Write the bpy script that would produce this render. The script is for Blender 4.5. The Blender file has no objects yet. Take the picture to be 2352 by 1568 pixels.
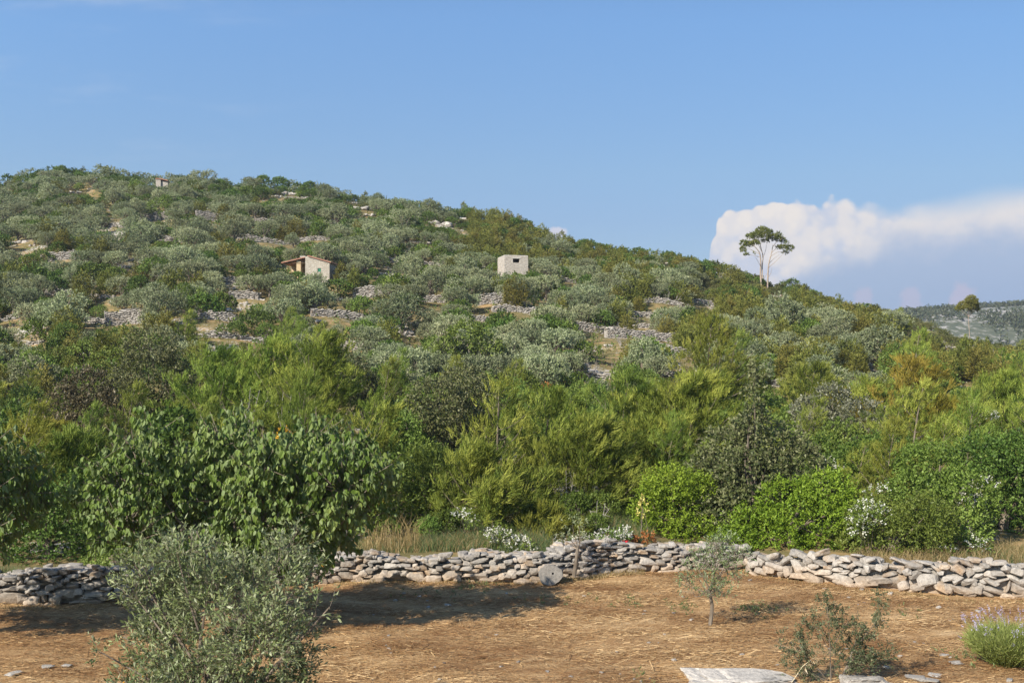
import bpy, bmesh, math
import numpy as np
from mathutils import Vector

R = math.radians
scene = bpy.context.scene
COL = scene.collection

# ------------------------------------------------------------------ camera
F = 2530.0                       # focal length in pixels of a 2352 x 1568 picture
CAMZ, PITCH = 4.8, math.atan(66 / F)
cam_d = bpy.data.cameras.new("camera")
cam = bpy.data.objects.new("camera", cam_d)
COL.objects.link(cam)
cam.location = (0, 0, CAMZ)
cam.rotation_euler = (R(90) + PITCH, 0, 0)
cam_d.sensor_width = 36
cam_d.lens = 36 * F / 2352
cam_d.clip_start, cam_d.clip_end = 0.2, 6000
scene.camera = cam

# ------------------------------------------------------------------ light
EXPO = 0.75
SUN_EL, SUN_AZ = 33.0, 223.0     # azimuth clockwise from +Y: behind the camera, to the left
scene.view_settings.view_transform = 'Standard'
scene.view_settings.look = 'None'
scene.view_settings.exposure = EXPO
scene.view_settings.gamma = 1
sd = bpy.data.lights.new("sun", 'SUN')
sd.energy = 5.0
sd.angle = R(0.5)
sd.color = (1.0, 0.91, 0.78)
sun = bpy.data.objects.new("sun", sd)
COL.objects.link(sun)
to_sun = Vector((math.sin(R(SUN_AZ)) * math.cos(R(SUN_EL)), math.cos(R(SUN_AZ)) * math.cos(R(SUN_EL)), math.sin(R(SUN_EL))))
sun.rotation_euler = to_sun.to_track_quat('Z', 'Y').to_euler()
sun.location = (-30, -30, 40)

scene.cycles.max_bounces = 5
scene.cycles.diffuse_bounces = 3
scene.cycles.glossy_bounces = 2
scene.cycles.transmission_bounces = 3
scene.cycles.transparent_max_bounces = 2
scene.cycles.caustics_reflective = scene.cycles.caustics_refractive = False

# ------------------------------------------------------------------ node helpers
def srgb(r, g, b):
    f = lambda c: c / 12.92 if c <= 0.04045 else ((c + 0.055) / 1.055) ** 2.4
    return (f(r / 255), f(g / 255), f(b / 255))

class NT:
    def __init__(s, tree):
        s.t = tree
        tree.nodes.clear()
    def n(s, typ, **kw):
        nd = s.t.nodes.new(typ)
        for k, v in kw.items():
            setattr(nd, k, v)
        return nd
    def link(s, a, b):
        s.t.links.new(a, b)
    def put(s, sock, v):
        if hasattr(v, 'links') or isinstance(v, bpy.types.NodeSocket):
            s.link(v, sock)
        else:
            sock.default_value = v
    def m(s, op, a, b=None, c=None, clamp=False):
        nd = s.n('ShaderNodeMath', operation=op)
        nd.use_clamp = clamp
        for i, v in enumerate((a, b, c)):
            if v is not None:
                s.put(nd.inputs[i], v)
        return nd.outputs[0]
    def sm(s, v, a, b):
        nd = s.n('ShaderNodeMapRange', interpolation_type='SMOOTHSTEP')
        s.put(nd.inputs['Value'], v); s.put(nd.inputs['From Min'], a); s.put(nd.inputs['From Max'], b)
        return nd.outputs[0]
    def mix(s, f, a, b, blend='MIX'):
        nd = s.n('ShaderNodeMix', data_type='RGBA', blend_type=blend)
        s.put(nd.inputs[0], f)
        s.put(nd.inputs[6], a if isinstance(a, bpy.types.NodeSocket) else (*a[:3], 1))
        s.put(nd.inputs[7], b if isinstance(b, bpy.types.NodeSocket) else (*b[:3], 1))
        return nd.outputs[2]
    def ramp(s, f, stops):
        nd = s.n('ShaderNodeValToRGB')
        s.put(nd.inputs[0], f)
        el = nd.color_ramp.elements
        while len(el) < len(stops):
            el.new(0.5)
        for e, (p, c) in zip(el, stops):
            e.position = p
            e.color = (*c[:3], 1)
        return nd.outputs[0]
    def noise(s, vec, scale, detail=4, rough=0.55, out=0, dist=0.0):
        nd = s.n('ShaderNodeTexNoise')
        s.put(nd.inputs['Vector'], vec)
        nd.inputs['Scale'].default_value = scale
        nd.inputs['Detail'].default_value = detail
        nd.inputs['Roughness'].default_value = rough
        nd.inputs['Distortion'].default_value = dist
        return nd.outputs[out]
    def voro(s, vec, scale, feature='F1', smooth=None, out='Distance'):
        nd = s.n('ShaderNodeTexVoronoi', feature=feature)
        s.put(nd.inputs['Vector'], vec)
        nd.inputs['Scale'].default_value = scale
        if smooth is not None:
            nd.inputs['Smoothness'].default_value = smooth
        return nd.outputs[out]
    def mapping(s, vec, scale=(1, 1, 1), rot=(0, 0, 0)):
        nd = s.n('ShaderNodeMapping')
        s.put(nd.inputs['Vector'], vec)
        nd.inputs['Scale'].default_value = scale
        nd.inputs['Rotation'].default_value = rot
        return nd.outputs[0]

# ------------------------------------------------------------------ world: Nishita sky with a far storm cloud
world = bpy.data.worlds.new("World")
scene.world = world
world.use_nodes = True
world.cycles.sampling_method = 'MANUAL'
world.cycles.sample_map_resolution = 512
w = NT(world.node_tree)
SKY = 0.1
sky = w.n('ShaderNodeTexSky', sky_type='NISHITA')
sky.sun_disc = False
sky.sun_elevation = R(SUN_EL)
sky.sun_rotation = R(SUN_AZ)
sky.air_density, sky.dust_density, sky.ozone_density = 1.0, 0.5, 2.0
tc = w.n('ShaderNodeTexCoord')
sep = w.n('ShaderNodeSeparateXYZ')
w.link(tc.outputs['Generated'], sep.inputs[0])
yy = w.m('MAXIMUM', sep.outputs[1], 0.05)
U = w.m('DIVIDE', sep.outputs[0], yy)
V = w.m('DIVIDE', sep.outputs[2], yy)
cmb = w.n('ShaderNodeCombineXYZ')
w.link(U, cmb.inputs[0]); w.link(V, cmb.inputs[1])
UV = cmb.outputs[0]
def fcurve(pts):
    nd = w.n('ShaderNodeFloatCurve')
    c = nd.mapping.curves[0]
    P = [((p - 1176) / F, (850 - q) / F) for p, q in pts]
    P = [((u + 0.6) / 2.0, (v + 0.1) * 2) for u, v in P]
    c.points[0].location = P[0]; c.points[1].location = P[-1]
    for q in P[1:-1]:
        c.points.new(*q)
    nd.mapping.update()
    w.link(w.m('DIVIDE', w.m('ADD', U, 0.6), 2.0), nd.inputs['Value'])
    return w.m('SUBTRACT', w.m('DIVIDE', nd.outputs[0], 2.0), 0.1)
top = fcurve([(-300, 1090), (1560, 1090), (1600, 640), (1630, 570), (1652, 500), (1680, 482), (1760, 462), (1850, 454), (1930, 453), (2000, 460), (2100, 456), (2200, 436), (2300, 416), (2352, 410), (2700, 400), (3300, 520), (4600, 1090)])
bot = fcurve([(-300, 600), (1600, 640), (1700, 650), (1790, 645), (1840, 605), (1900, 585), (1960, 562), (2050, 540), (2200, 528), (2352, 520), (2800, 500), (4600, 500)])
gn = w.noise(UV, 22, 6, 0.6)
bil = w.voro(w.mapping(UV, (1, 1.15, 1)), 46, 'SMOOTH_F1', 0.35)
bil2 = w.voro(UV, 105, 'SMOOTH_F1', 0.4)
crisp = w.sm(U, 0.42, 0.27)
edge = w.m('ADD', w.m('MULTIPLY', w.m('SUBTRACT', gn, 0.5), 0.012), w.m('MULTIPLY', w.m('SUBTRACT', 0.42, bil), w.m('MULTIPLY', crisp, 0.018)))
edge = w.m('ADD', edge, w.m('MULTIPLY', w.m('SUBTRACT', 0.4, bil2), w.m('MULTIPLY', crisp, 0.004)))
e = w.m('SUBTRACT', w.m('ADD', top, edge), V)
soft = w.m('ADD', 0.004, w.m('MULTIPLY', w.m('SUBTRACT', 1.0, crisp), 0.028))
cmask = w.m('MULTIPLY', w.sm(e, 0.0, soft), w.m('GREATER_THAN', sep.outputs[1], 0.1))
lit = w.sm(w.m('ADD', w.m('SUBTRACT', V, bot), w.m('MULTIPLY', w.m('SUBTRACT', gn, 0.5), 0.05)), -0.03, 0.012)
K = 1.0 / (SKY * 2 ** EXPO)
cc = lambda r, g, b: tuple(x * K for x in srgb(r, g, b))
sn = w.noise(w.mapping(UV, (1, 1.4, 1)), 21, 7, 0.62)
shade = w.m('ADD', w.m('MULTIPLY', w.m('SUBTRACT', bil, 0.4), w.m('MULTIPLY', crisp, 0.55)), w.m('ADD', w.m('MULTIPLY', w.m('SUBTRACT', bil2, 0.4), w.m('MULTIPLY', crisp, 0.3)), w.m('MULTIPLY', sn, 0.9)))
shade = w.m('ADD', shade, w.m('MULTIPLY', w.sm(w.m('SUBTRACT', V, bot), 0.055, 0.01), 0.12))
white = w.ramp(shade, [(0.36, cc(238, 232, 228)), (0.56, cc(228, 225, 227)), (0.86, cc(203, 210, 227))])
white.node.color_ramp.interpolation = 'EASE'
tint = w.ramp(w.m('MULTIPLY', V, 2.0), [(0.0, (.40, .42, .52)), (.27, (.52, .55, .65)), (.36, (.59, .64, .71)), (.64, (.68, .83, .96)), (1.0, (.72, .87, 1.0))])
skyc = w.mix(1.0, sky.outputs[0], tint, 'MULTIPLY')
lr = w.n('ShaderNodeCombineColor')
lrv = w.m('SUBTRACT', 1.0, w.m('MULTIPLY', w.m('MINIMUM', w.m('MAXIMUM', U, -0.8), 0.8), 0.27))
for k in range(3):
    w.link(lrv, lr.inputs[k])
skyc = w.mix(1.0, skyc, lr.outputs[0], 'MULTIPLY')
lav = w.mix(w.sm(V, 0.06, 0.115), cc(158, 178, 213), cc(172, 187, 216))
cloud = w.mix(lit, lav, white)
base = w.mix(w.m('MULTIPLY', w.sm(U, 0.16, 0.5), w.m('MULTIPLY', w.sm(V, 0.16, 0.02), 0.7)), skyc, cc(152, 176, 216))
# thin high streaks
cir = w.m('MULTIPLY', w.sm(w.noise(w.mapping(UV, (1.2, 6, 1), (0, 0, R(-8))), 3.2, 5, 0.6), 0.5, 0.8), w.m('MULTIPLY', w.sm(U, -0.12, -0.36), w.sm(V, 0.16, 0.22)))
base = w.mix(w.m('MULTIPLY', cir, 0.4), base, cc(200, 212, 232))
out = w.mix(w.m('MULTIPLY', cmask, w.m('ADD', 0.74, w.m('MULTIPLY', lit, 0.26))), base, cloud)
for px, py, ru, rv, al, c in ((1985, 690, 26, 36, .5, (196, 190, 213)), (2095, 690, 30, 34, .5, (196, 190, 213)), (2212, 690, 34, 46, .6, (198, 190, 212)), (1278, 536, 26, 16, .9, (214, 214, 228))):
    du = w.m('DIVIDE', w.m('SUBTRACT', U, (px - 1176) / F), ru / F)
    dv = w.m('DIVIDE', w.m('SUBTRACT', V, (850 - py) / F), rv / F)
    r2 = w.m('SQRT', w.m('ADD', w.m('MULTIPLY', du, du), w.m('MULTIPLY', dv, dv)))
    k = w.sm(w.m('ADD', r2, w.m('MULTIPLY', w.m('SUBTRACT', w.noise(UV, 90, 3), 0.5), 1.2)), 1.1, 0.6)
    out = w.mix(w.m('MULTIPLY', w.m('MULTIPLY', k, al), w.m('GREATER_THAN', sep.outputs[1], 0.1)), out, cc(*c))
bg = w.n('ShaderNodeBackground')
w.link(out, bg.inputs[0])
bg.inputs[1].default_value = SKY
wo = w.n('ShaderNodeOutputWorld')
w.link(bg.outputs[0], wo.inputs[0])

# ------------------------------------------------------------------ picture <-> place
def ray(px, py):
    a, b = (px - 1176) / F, (784 - py) / F
    return np.array([a, math.cos(PITCH) - b * math.sin(PITCH), math.sin(PITCH) + b * math.cos(PITCH)])
def at(px, py, D):
    d = ray(px, py)
    return d * (D / d[1]) + np.array([0, 0, CAMZ])
def proj(p):
    x, y, z = p[0], p[1], p[2] - CAMZ
    f = y * math.cos(PITCH) + z * math.sin(PITCH)
    v = -y * math.sin(PITCH) + z * math.cos(PITCH)
    return 1176 + F * x / f, 784 - F * v / f

# ------------------------------------------------------------------ terrain
WALL_PTS = [(-30, 21.3), (-13.5, 22.05), (-8.05, 23.0), (-4.12, 25.04), (0.7, 25.1), (2.3, 26.0), (5.6, 26.5), (5.9, 26.0), (7.9, 24.3), (10.8, 23.3), (14, 22.5), (40, 20)]
WX = np.array([p[0] for p in WALL_PTS]); WY = np.array([p[1] for p in WALL_PTS])
SK = np.array([(-1500, 560), (-400, 440), (-60, 400), (0, 397), (130, 384), (240, 388), (330, 394), (460, 396), (560, 406), (700, 420), (800, 432), (900, 452), (1000, 466), (1060, 476), (1130, 482), (1180, 498), (1230, 516), (1300, 546), (1400, 566), (1500, 575), (1600, 594), (1700, 620), (1760, 646), (1850, 660), (1900, 684), (2000, 704), (2060, 716), (2120, 738), (2200, 776), (2352, 800), (2600, 815), (3500, 830)], float)
def sky_row(px):
    return np.interp(px, SK[:, 0], SK[:, 1]) + np.interp(px, [1250, 1380, 1500, 1620, 1750, 2100, 2300], [26, 20, 12, 20, 22, 20, 8])
def ridge_D(px):
    return np.interp(px, [-1500, 0, 1000, 1400, 1760, 2060, 2352, 3500], [170, 175, 170, 160, 150, 140, 130, 130])
def gz(X, Y):
    X = np.asarray(X, float); Y = np.asarray(Y, float)
    px = 1176 + F * X / np.maximum(Y, 20)
    D = np.maximum(Y, 0)
    ss = lambda a, b, v: (lambda t: t * t * (3 - 2 * t))(np.clip((v - a) / (b - a), 0, 1))
    wl = np.interp(X, WX, WY)
    z = ss(wl + .25, wl + .7, Y) * np.interp(X, [-9, -4, 2, 5, 8, 11], [.5, .42, .5, .35, .4, .5])
    z = z + np.clip((D - 26) / 34, 0, 1) * 1.75
    Ds = ridge_D(px)
    Zs = CAMZ + (850 - sky_row(px)) * Ds / F
    z60 = 2.2
    t = np.clip((D - 60) / (Ds - 60), 0, None)
    hill = np.where(t <= 1, (Zs - z60) * np.minimum(t, 1) ** 1.08, (Zs - z60) - 0.16 * (D - Ds))
    z = z + np.where(D > 60, np.maximum(hill, -6), 0)
    bump = .5 * np.sin(X * .21 + 1.3 * np.sin(Y * .11)) * np.sin(Y * .17 + .6) + .25 * np.sin(X * .55 + Y * .4)
    z = z + bump * ss(45, 75, D) * ss(0, .2, np.abs(t - 1) + .1)
    near = .03 * np.sin(X * 1.1 + .7) * np.sin(Y * .9) + .015 * np.sin(X * 2.9 + Y * 1.7)
    z = z + near * ss(8, 12, Y)
    frow = np.interp(px, [900, 1500, 1900, 2080, 2150, 2250, 2352, 2600, 3400], [850, 830, 758, 722, 714, 710, 704, 694, 700])
    Zf = CAMZ + (850 - frow) * 620 / F
    far = -4 + (Zf + 4) * np.exp(-((D - 620) / 190) ** 2)
    return np.where(D > Ds + 15, np.maximum(z, far), z)
def hit(px, py):
    d = ray(px, py)
    t = np.concatenate([np.arange(8, 60, .1), np.arange(60, 260, .25)])
    X, Y, Z = d[0] * t, d[1] * t, CAMZ + d[2] * t
    below = Z <= gz(X, Y)
    i = int(np.argmax(below)) if below.any() else len(t) - 1
    return np.array([X[i], Y[i], float(gz(X[i], Y[i]))])
def on_ground(px, D):
    X = (px - 1176) / F * D
    return np.array([X, D, float(gz(X, D))])

# ------------------------------------------------------------------ mesh helpers
class MB:
    """collects vertices, quads and triangles with a per-vertex tone and a material slot per face"""
    def __init__(s):
        s.V, s.T, s.Q, s.R3, s.mq, s.mt = [], [], [], [], [], []
        s.n = 0
    def add(s, V, quads=None, tris=None, tone=0.5, mat=0):
        V = np.asarray(V, float).reshape(-1, 3)
        s.V.append(V)
        s.T.append(np.broadcast_to(np.asarray(tone, float), (len(V),)) if np.ndim(tone) <= 1 else np.asarray(tone).ravel())
        if quads is not None and len(quads):
            q = np.asarray(quads, int).reshape(-1, 4) + s.n
            s.Q.append(q); s.mq.append(np.full(len(q), mat))
        if tris is not None and len(tris):
            q = np.asarray(tris, int).reshape(-1, 3) + s.n
            s.R3.append(q); s.mt.append(np.full(len(q), mat))
        s.n += len(V)
    def mesh(s, name, mats, smooth=False):
        V = np.concatenate(s.V)
        Q = np.concatenate(s.Q) if s.Q else np.zeros((0, 4), int)
        T = np.concatenate(s.R3) if s.R3 else np.zeros((0, 3), int)
        me = bpy.data.meshes.new(name)
        me.vertices.add(len(V))
        me.vertices.foreach_set('co', V.astype(np.float32).ravel())
        loops = np.concatenate([Q.ravel(), T.ravel()]).astype(np.int32)
        me.loops.add(len(loops))
        me.loops.foreach_set('vertex_index', loops)
        me.polygons.add(len(Q) + len(T))
        st = np.concatenate([np.arange(len(Q)) * 4, len(Q) * 4 + np.arange(len(T)) * 3]).astype(np.int32)
        me.polygons.foreach_set('loop_start', st)
        mi = np.concatenate(s.mq + s.mt).astype(np.int32)
        me.polygons.foreach_set('material_index', mi)
        me.polygons.foreach_set('use_smooth', np.full(len(mi), bool(smooth)))
        a = me.attributes.new('tone', 'FLOAT', 'POINT')
        a.data.foreach_set('value', np.concatenate(s.T).astype(np.float32))
        for m in (mats if isinstance(mats, (list, tuple)) else [mats]):
            me.materials.append(m)
        me.update(calc_edges=True)
        return me
    def tube(s, pts, rad, sides=6, tone=0.5, mat=0):
        pts = np.asarray(pts, float)
        n = len(pts)
        rad = np.interp(np.linspace(0, 1, n), np.linspace(0, 1, len(rad)), rad)
        tan = np.gradient(pts, axis=0)
        tan /= np.linalg.norm(tan, axis=1)[:, None] + 1e-9
        ref = np.array([1., 0.2, 0.1]) if abs(tan[0][0]) < .8 else np.array([0., 1, .2])
        a = np.cross(tan, ref); a /= np.linalg.norm(a, axis=1)[:, None] + 1e-9
        b = np.cross(tan, a)
        th = np.arange(sides) * 2 * np.pi / sides
        ring = pts[:, None, :] + rad[:, None, None] * (np.cos(th)[None, :, None] * a[:, None, :] + np.sin(th)[None, :, None] * b[:, None, :])
        V = ring.reshape(-1, 3)
        q = []
        for i in range(n - 1):
            for j in range(sides):
                k = (j + 1) % sides
                q.append((i * sides + j, i * sides + k, (i + 1) * sides + k, (i + 1) * sides + j))
        V = np.vstack([V, pts[-1] + tan[-1] * rad[-1]])
        tris = [((n - 1) * sides + j, (n - 1) * sides + (j + 1) % sides, len(V) - 1) for j in range(sides)]
        s.add(V, q, tris, tone, mat)
    def box(s, lo, hi, tone=.5, mat=0):
        x0, y0, z0 = lo; x1, y1, z1 = hi
        V = [(x0, y0, z0), (x1, y0, z0), (x1, y1, z0), (x0, y1, z0), (x0, y0, z1), (x1, y0, z1), (x1, y1, z1), (x0, y1, z1)]
        s.add(V, [(3, 2, 1, 0), (4, 5, 6, 7), (0, 1, 5, 4), (1, 2, 6, 5), (2, 3, 7, 6), (3, 0, 4, 7)], None, tone, mat)

def unit(v):
    v = np.asarray(v, float)
    return v / (np.linalg.norm(v, axis=-1, keepdims=True) + 1e-9)
def rdir(rng, n):
    return unit(rng.normal(size=(n, 3)))

def curve_pts(p0, p1, bend, n=6):
    p0, p1, bend = map(lambda a: np.asarray(a, float), (p0, p1, bend))
    t = np.linspace(0, 1, n)[:, None]
    return p0 * (1 - t) + p1 * t + bend * (4 * t * (1 - t))

def leaves(mb, rng, P, Dn, n, slen, L, W, spread=.6, up=.6, droop=0., tone=None, tri=False, mat=0, folded=False, s0=.1, toneamp=.25):
    """n leaves along each spray (start P, direction Dn)"""
    N = len(P)
    if N == 0:
        return
    i = np.repeat(np.arange(N), n)
    M = len(i)
    slen = np.broadcast_to(slen, (N,))[i]
    s = s0 + (1 - s0) * rng.random(M)
    b = P[i] + Dn[i] * (slen * s)[:, None] + rng.normal(size=(M, 3)) * .08 * slen[:, None]
    r = rdir(rng, M)
    ld = Dn[i] * (1 - spread) + r * spread
    ld[:, 2] -= droop
    ld = unit(ld)
    nb = rdir(rng, M) + np.array([0, 0, up]) + Dn[i] * .4
    sd = unit(np.cross(ld, nb))
    Li = L * (.65 + .7 * rng.random(M))[:, None]
    Wi = W * (.7 + .6 * rng.random(M))[:, None]
    if tone is None:
        tone = rng.random(N)
    tv = np.clip(tone[i] + rng.normal(size=M) * toneamp, 0, 1)
    if tri:
        V = np.stack([b - sd * Wi / 2, b + sd * Wi / 2, b + ld * Li], 1)
        mb.add(V, None, np.arange(M * 3).reshape(-1, 3), np.repeat(tv, 3), mat)
    elif folded:
        nn = np.cross(sd, ld)
        V = np.stack([b, b + ld * Li * .28 + sd * Wi * .5 + nn * Wi * .16, b + ld * Li * .62 + sd * Wi * .42 + nn * Wi * .12, b + ld * Li - nn * Li * .1,
                      b + ld * Li * .62 - sd * Wi * .42 + nn * Wi * .12, b + ld * Li * .28 - sd * Wi * .5 + nn * Wi * .16], 1)
        k = np.arange(M)[:, None] * 6
        mb.add(V, np.concatenate([k + np.array([0, 1, 2, 3]), k + np.array([0, 3, 4, 5])]), None, np.repeat(tv, 6), mat)
    else:
        V = np.stack([b, b + ld * Li * .5 + sd * Wi / 2, b + ld * Li, b + ld * Li * .5 - sd * Wi / 2], 1)
        mb.add(V, np.arange(M * 4).reshape(-1, 4), None, np.repeat(tv, 4), mat)

def crown_sprays(rng, lobes, n, inner=.62, cull=.8, up=.35, wind=(0, 0, 0), low=-.5, toneamp=.3):
    """starts and directions of n sprays spread over ellipsoid lobes (cx, cy, cz, rx, ry, rz)"""
    Lb = np.asarray(lobes, float)
    wgt = Lb[:, 3] * Lb[:, 5]; wgt = wgt / wgt.sum()
    k = rng.choice(len(Lb), size=int(n * 1.6), p=wgt)
    d = rdir(rng, len(k))
    keep = (d[:, 2] > low) | (rng.random(len(k)) < .25)
    k, d = k[keep], d[keep]
    rad = inner + (1 - inner) * np.sqrt(rng.random(len(k)))
    P = Lb[k, :3] + d * Lb[k, 3:6] * rad[:, None]
    ok = np.ones(len(k), bool)
    for j in range(len(Lb)):
        q = np.linalg.norm((P - Lb[j, :3]) / Lb[j, 3:6], axis=1)
        ok &= (q > cull) | (k == j) | (rng.random(len(k)) < .2)
    P, d, k = P[ok][:n], d[ok][:n], k[ok][:n]
    lt = rng.random(len(Lb))
    tone = np.clip(.5 + (lt[k] - .5) * 2 * toneamp + (rng.random(len(k)) - .5) * .4, 0, 1)
    Dn = unit(d * Lb[k, 3:6] / Lb[k, 3:6].mean(1, keepdims=True) + np.array([0, 0, up]) + np.asarray(wind) + rng.normal(size=d.shape) * .25)
    return P, Dn, tone

# ------------------------------------------------------------------ materials
def new_mat(name):
    m = bpy.data.materials.new(name)
    m.use_nodes = True
    return m, NT(m.node_tree)
def finish(t, shader, bump=None):
    o = t.n('ShaderNodeOutputMaterial')
    t.link(shader, o.inputs[0])
def leaf_mat(name, dark, mid, light, under=None, trans=.3, rough=.5, spec=.3, objvar=.25, huevar=.03):
    m, t = new_mat(name)
    a = t.n('ShaderNodeAttribute', attribute_name='tone')
    c = t.ramp(a.outputs['Fac'], [(0.05, dark), (0.5, mid), (0.95, light)])
    oi = t.n('ShaderNodeObjectInfo')
    if under is not None:
        g = t.n('ShaderNodeNewGeometry')
        c = t.mix(t.m('MULTIPLY', g.outputs['Backfacing'], .75), c, under)
    h = t.n('ShaderNodeHueSaturation')
    t.link(c, h.inputs['Color'])
    t.link(t.m('ADD', .5 - huevar / 2, t.m('MULTIPLY', oi.outputs['Random'], huevar)), h.inputs['Hue'])
    r2 = t.m('FRACT', t.m('MULTIPLY', oi.outputs['Random'], 7.31))
    t.link(t.m('ADD', 1 - objvar, t.m('MULTIPLY', r2, 2 * objvar)), h.inputs['Value'])
    c = h.outputs[0]
    p = t.n('ShaderNodeBsdfPrincipled')
    t.link(c, p.inputs['Base Color'])
    p.inputs['Roughness'].default_value = rough
    p.inputs['Specular IOR Level'].default_value = spec
    tr = t.n('ShaderNodeBsdfTranslucent')
    t.link(c, tr.inputs[0])
    mx = t.n('ShaderNodeMixShader')
    mx.inputs[0].default_value = trans
    t.link(p.outputs[0], mx.inputs[1]); t.link(tr.outputs[0], mx.inputs[2])
    finish(t, mx.outputs[0])
    return m
def plain_mat(name, c1, c2, scale=8, rough=.85, bump=0.3, stretch=(1, 1, 1)):
    m, t = new_mat(name)
    g = t.n('ShaderNodeTexCoord')
    v = t.mapping(g.outputs['Object'], stretch)
    n = t.noise(v, scale, 5, .6)
    c = t.ramp(n, [(.3, c1), (.7, c2)])
    p = t.n('ShaderNodeBsdfPrincipled')
    t.link(c, p.inputs['Base Color'])
    p.inputs['Roughness'].default_value = rough
    p.inputs['Specular IOR Level'].default_value = .2
    if bump:
        b = t.n('ShaderNodeBump'); b.inputs['Strength'].default_value = bump; b.inputs['Distance'].default_value = .05
        t.link(n, b.inputs['Height']); t.link(b.outputs[0], p.inputs['Normal'])
    finish(t, p.outputs[0])
    return m
def stone_mat(name, scale=3.0, warm=.5, light=1.0, soil=False):
    m, t = new_mat(name)
    g = t.n('ShaderNodeTexCoord'); ob = g.outputs['Object']
    a = t.n('ShaderNodeAttribute', attribute_name='tone')
    n1 = t.noise(ob, scale * 1.1, 4, .6)
    n2 = t.noise(ob, scale * 7, 6, .7)
    grey = t.ramp(n2, [(.25, (.20 * light, .19 * light, .175 * light)), (.5, (.34 * light, .315 * light, .28 * light)), (.75, (.47 * light, .44 * light, .39 * light))])
    wrm = t.ramp(n2, [(.25, (.26 * light, .15 * light, .07 * light)), (.6, (.46 * light, .31 * light, .17 * light)), (.8, (.52 * light, .42 * light, .3 * light))])
    f = t.m('MULTIPLY', t.sm(t.m('ADD', t.m('MULTIPLY', a.outputs['Fac'], .3), t.m('MULTIPLY', n1, 1.0)), 1.0 - warm * .6, 1.35 - warm * .6), .7)
    if soil:    # red earth staining on the lowest courses
        sz = t.n('ShaderNodeSeparateXYZ'); t.link(ob, sz.inputs[0])
        f = t.m('MAXIMUM', f, t.m('MULTIPLY', t.sm(t.m('ADD', sz.outputs[2], t.m('MULTIPLY', t.noise(ob, 1.3, 3), -.5)), .12, -.28), .5))
    c = t.mix(f, grey, wrm)
    sp = t.sm(t.noise(ob, scale * 16, 3, .6), .62, .72)
    c = t.mix(t.m('MULTIPLY', sp, .5), c, (.09, .088, .08))
    val = t.n('ShaderNodeHueSaturation')
    t.link(c, val.inputs['Color'])
    t.link(t.m('ADD', .75, t.m('MULTIPLY', t.m('FRACT', t.m('MULTIPLY', a.outputs['Fac'], 17.3)), .5)), val.inputs['Value'])
    p = t.n('ShaderNodeBsdfPrincipled')
    t.link(val.outputs[0], p.inputs['Base Color'])
    p.inputs['Roughness'].default_value = .9
    p.inputs['Specular IOR Level'].default_value = .15
    b = t.n('ShaderNodeBump'); b.inputs['Strength'].default_value = .6; b.inputs['Distance'].default_value = .04
    t.link(n2, b.inputs['Height']); t.link(b.outputs[0], p.inputs['Normal'])
    finish(t, p.outputs[0])
    return m

M = {}
M['olive'] = leaf_mat('olive_leaf', (.10, .128, .052), (.195, .228, .108), (.335, .36, .20), under=(.31, .33, .20), trans=.15, spec=.12, objvar=.24)
M['olive_near'] = leaf_mat('young_olive_leaf', (.06, .092, .028), (.125, .165, .058), (.235, .275, .12), under=(.28, .315, .19), trans=.15, spec=.3, rough=.45, objvar=.0)
M['mastic'] = leaf_mat('mastic_leaf', (.045, .08, .014), (.095, .15, .027), (.165, .23, .05), trans=.2, spec=.15, objvar=.28)
M['bright'] = leaf_mat('bright_shrub_leaf', (.10, .17, .016), (.17, .27, .025), (.25, .35, .04), trans=.3, spec=.2, objvar=.1)
M['green'] = leaf_mat('green_shrub_leaf', (.085, .13, .022), (.145, .20, .036), (.20, .26, .06), trans=.3, spec=.2, objvar=.22)
M['juniper'] = leaf_mat('juniper_leaf', (.085, .095, .02), (.165, .168, .036), (.24, .23, .055), trans=.15, spec=.1, objvar=.18, huevar=.05)
M['pine'] = leaf_mat('pine_needle', (.065, .098, .016), (.165, .21, .034), (.285, .32, .062), trans=.2, spec=.1, objvar=.2, huevar=.05)
M['oak'] = leaf_mat('holm_oak_leaf', (.045, .056, .017), (.085, .098, .032), (.145, .15, .06), under=(.21, .205, .11), trans=.15, objvar=.12, spec=.2)
M['cherry'] = leaf_mat('cherry_leaf', (.09, .14, .022), (.14, .20, .036), (.21, .26, .07), under=(.18, .23, .09), trans=.3, objvar=.0, spec=.25)
M['scrub'] = leaf_mat('low_scrub_leaf', (.075, .09, .028), (.13, .14, .048), (.20, .19, .08), trans=.2, spec=.1, objvar=.25)
M['straw'] = leaf_mat('straw', (.19, .10, .042), (.40, .255, .115), (.64, .47, .25), trans=.15, objvar=0, spec=.1)
M['drygrass'] = leaf_mat('dry_grass_blade', (.15, .12, .045), (.28, .215, .095), (.42, .33, .17), trans=.25, objvar=0, spec=.1)
M['weed'] = leaf_mat('weed_leaf', (.06, .10, .03), (.10, .16, .05), (.16, .2, .08), trans=.3)
M['flower'] = leaf_mat('white_blossom', (.5, .5, .38), (.66, .66, .56), (.78, .78, .72), trans=.3, objvar=.05)
M['lavleaf'] = leaf_mat('lavender_leaf', (.20, .25, .06), (.31, .37, .10), (.42, .46, .16), trans=.35, spec=.15)
M['lavflower'] = leaf_mat('lavender_blossom', (.26, .24, .36), (.36, .33, .48), (.46, .43, .56), trans=.2)
M['yellowleaf'] = leaf_mat('yellowed_leaf', (.5, .28, .02), (.62, .36, .03), (.7, .45, .05), trans=.2)
M['paleyellow'] = leaf_mat('pale_yellow_leaf', (.42, .34, .07), (.55, .46, .12), (.62, .54, .2), trans=.2)
M['rust'] = leaf_mat('rust_foliage', (.25, .09, .02), (.36, .15, .04), (.42, .2, .06), trans=.2)
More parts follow.
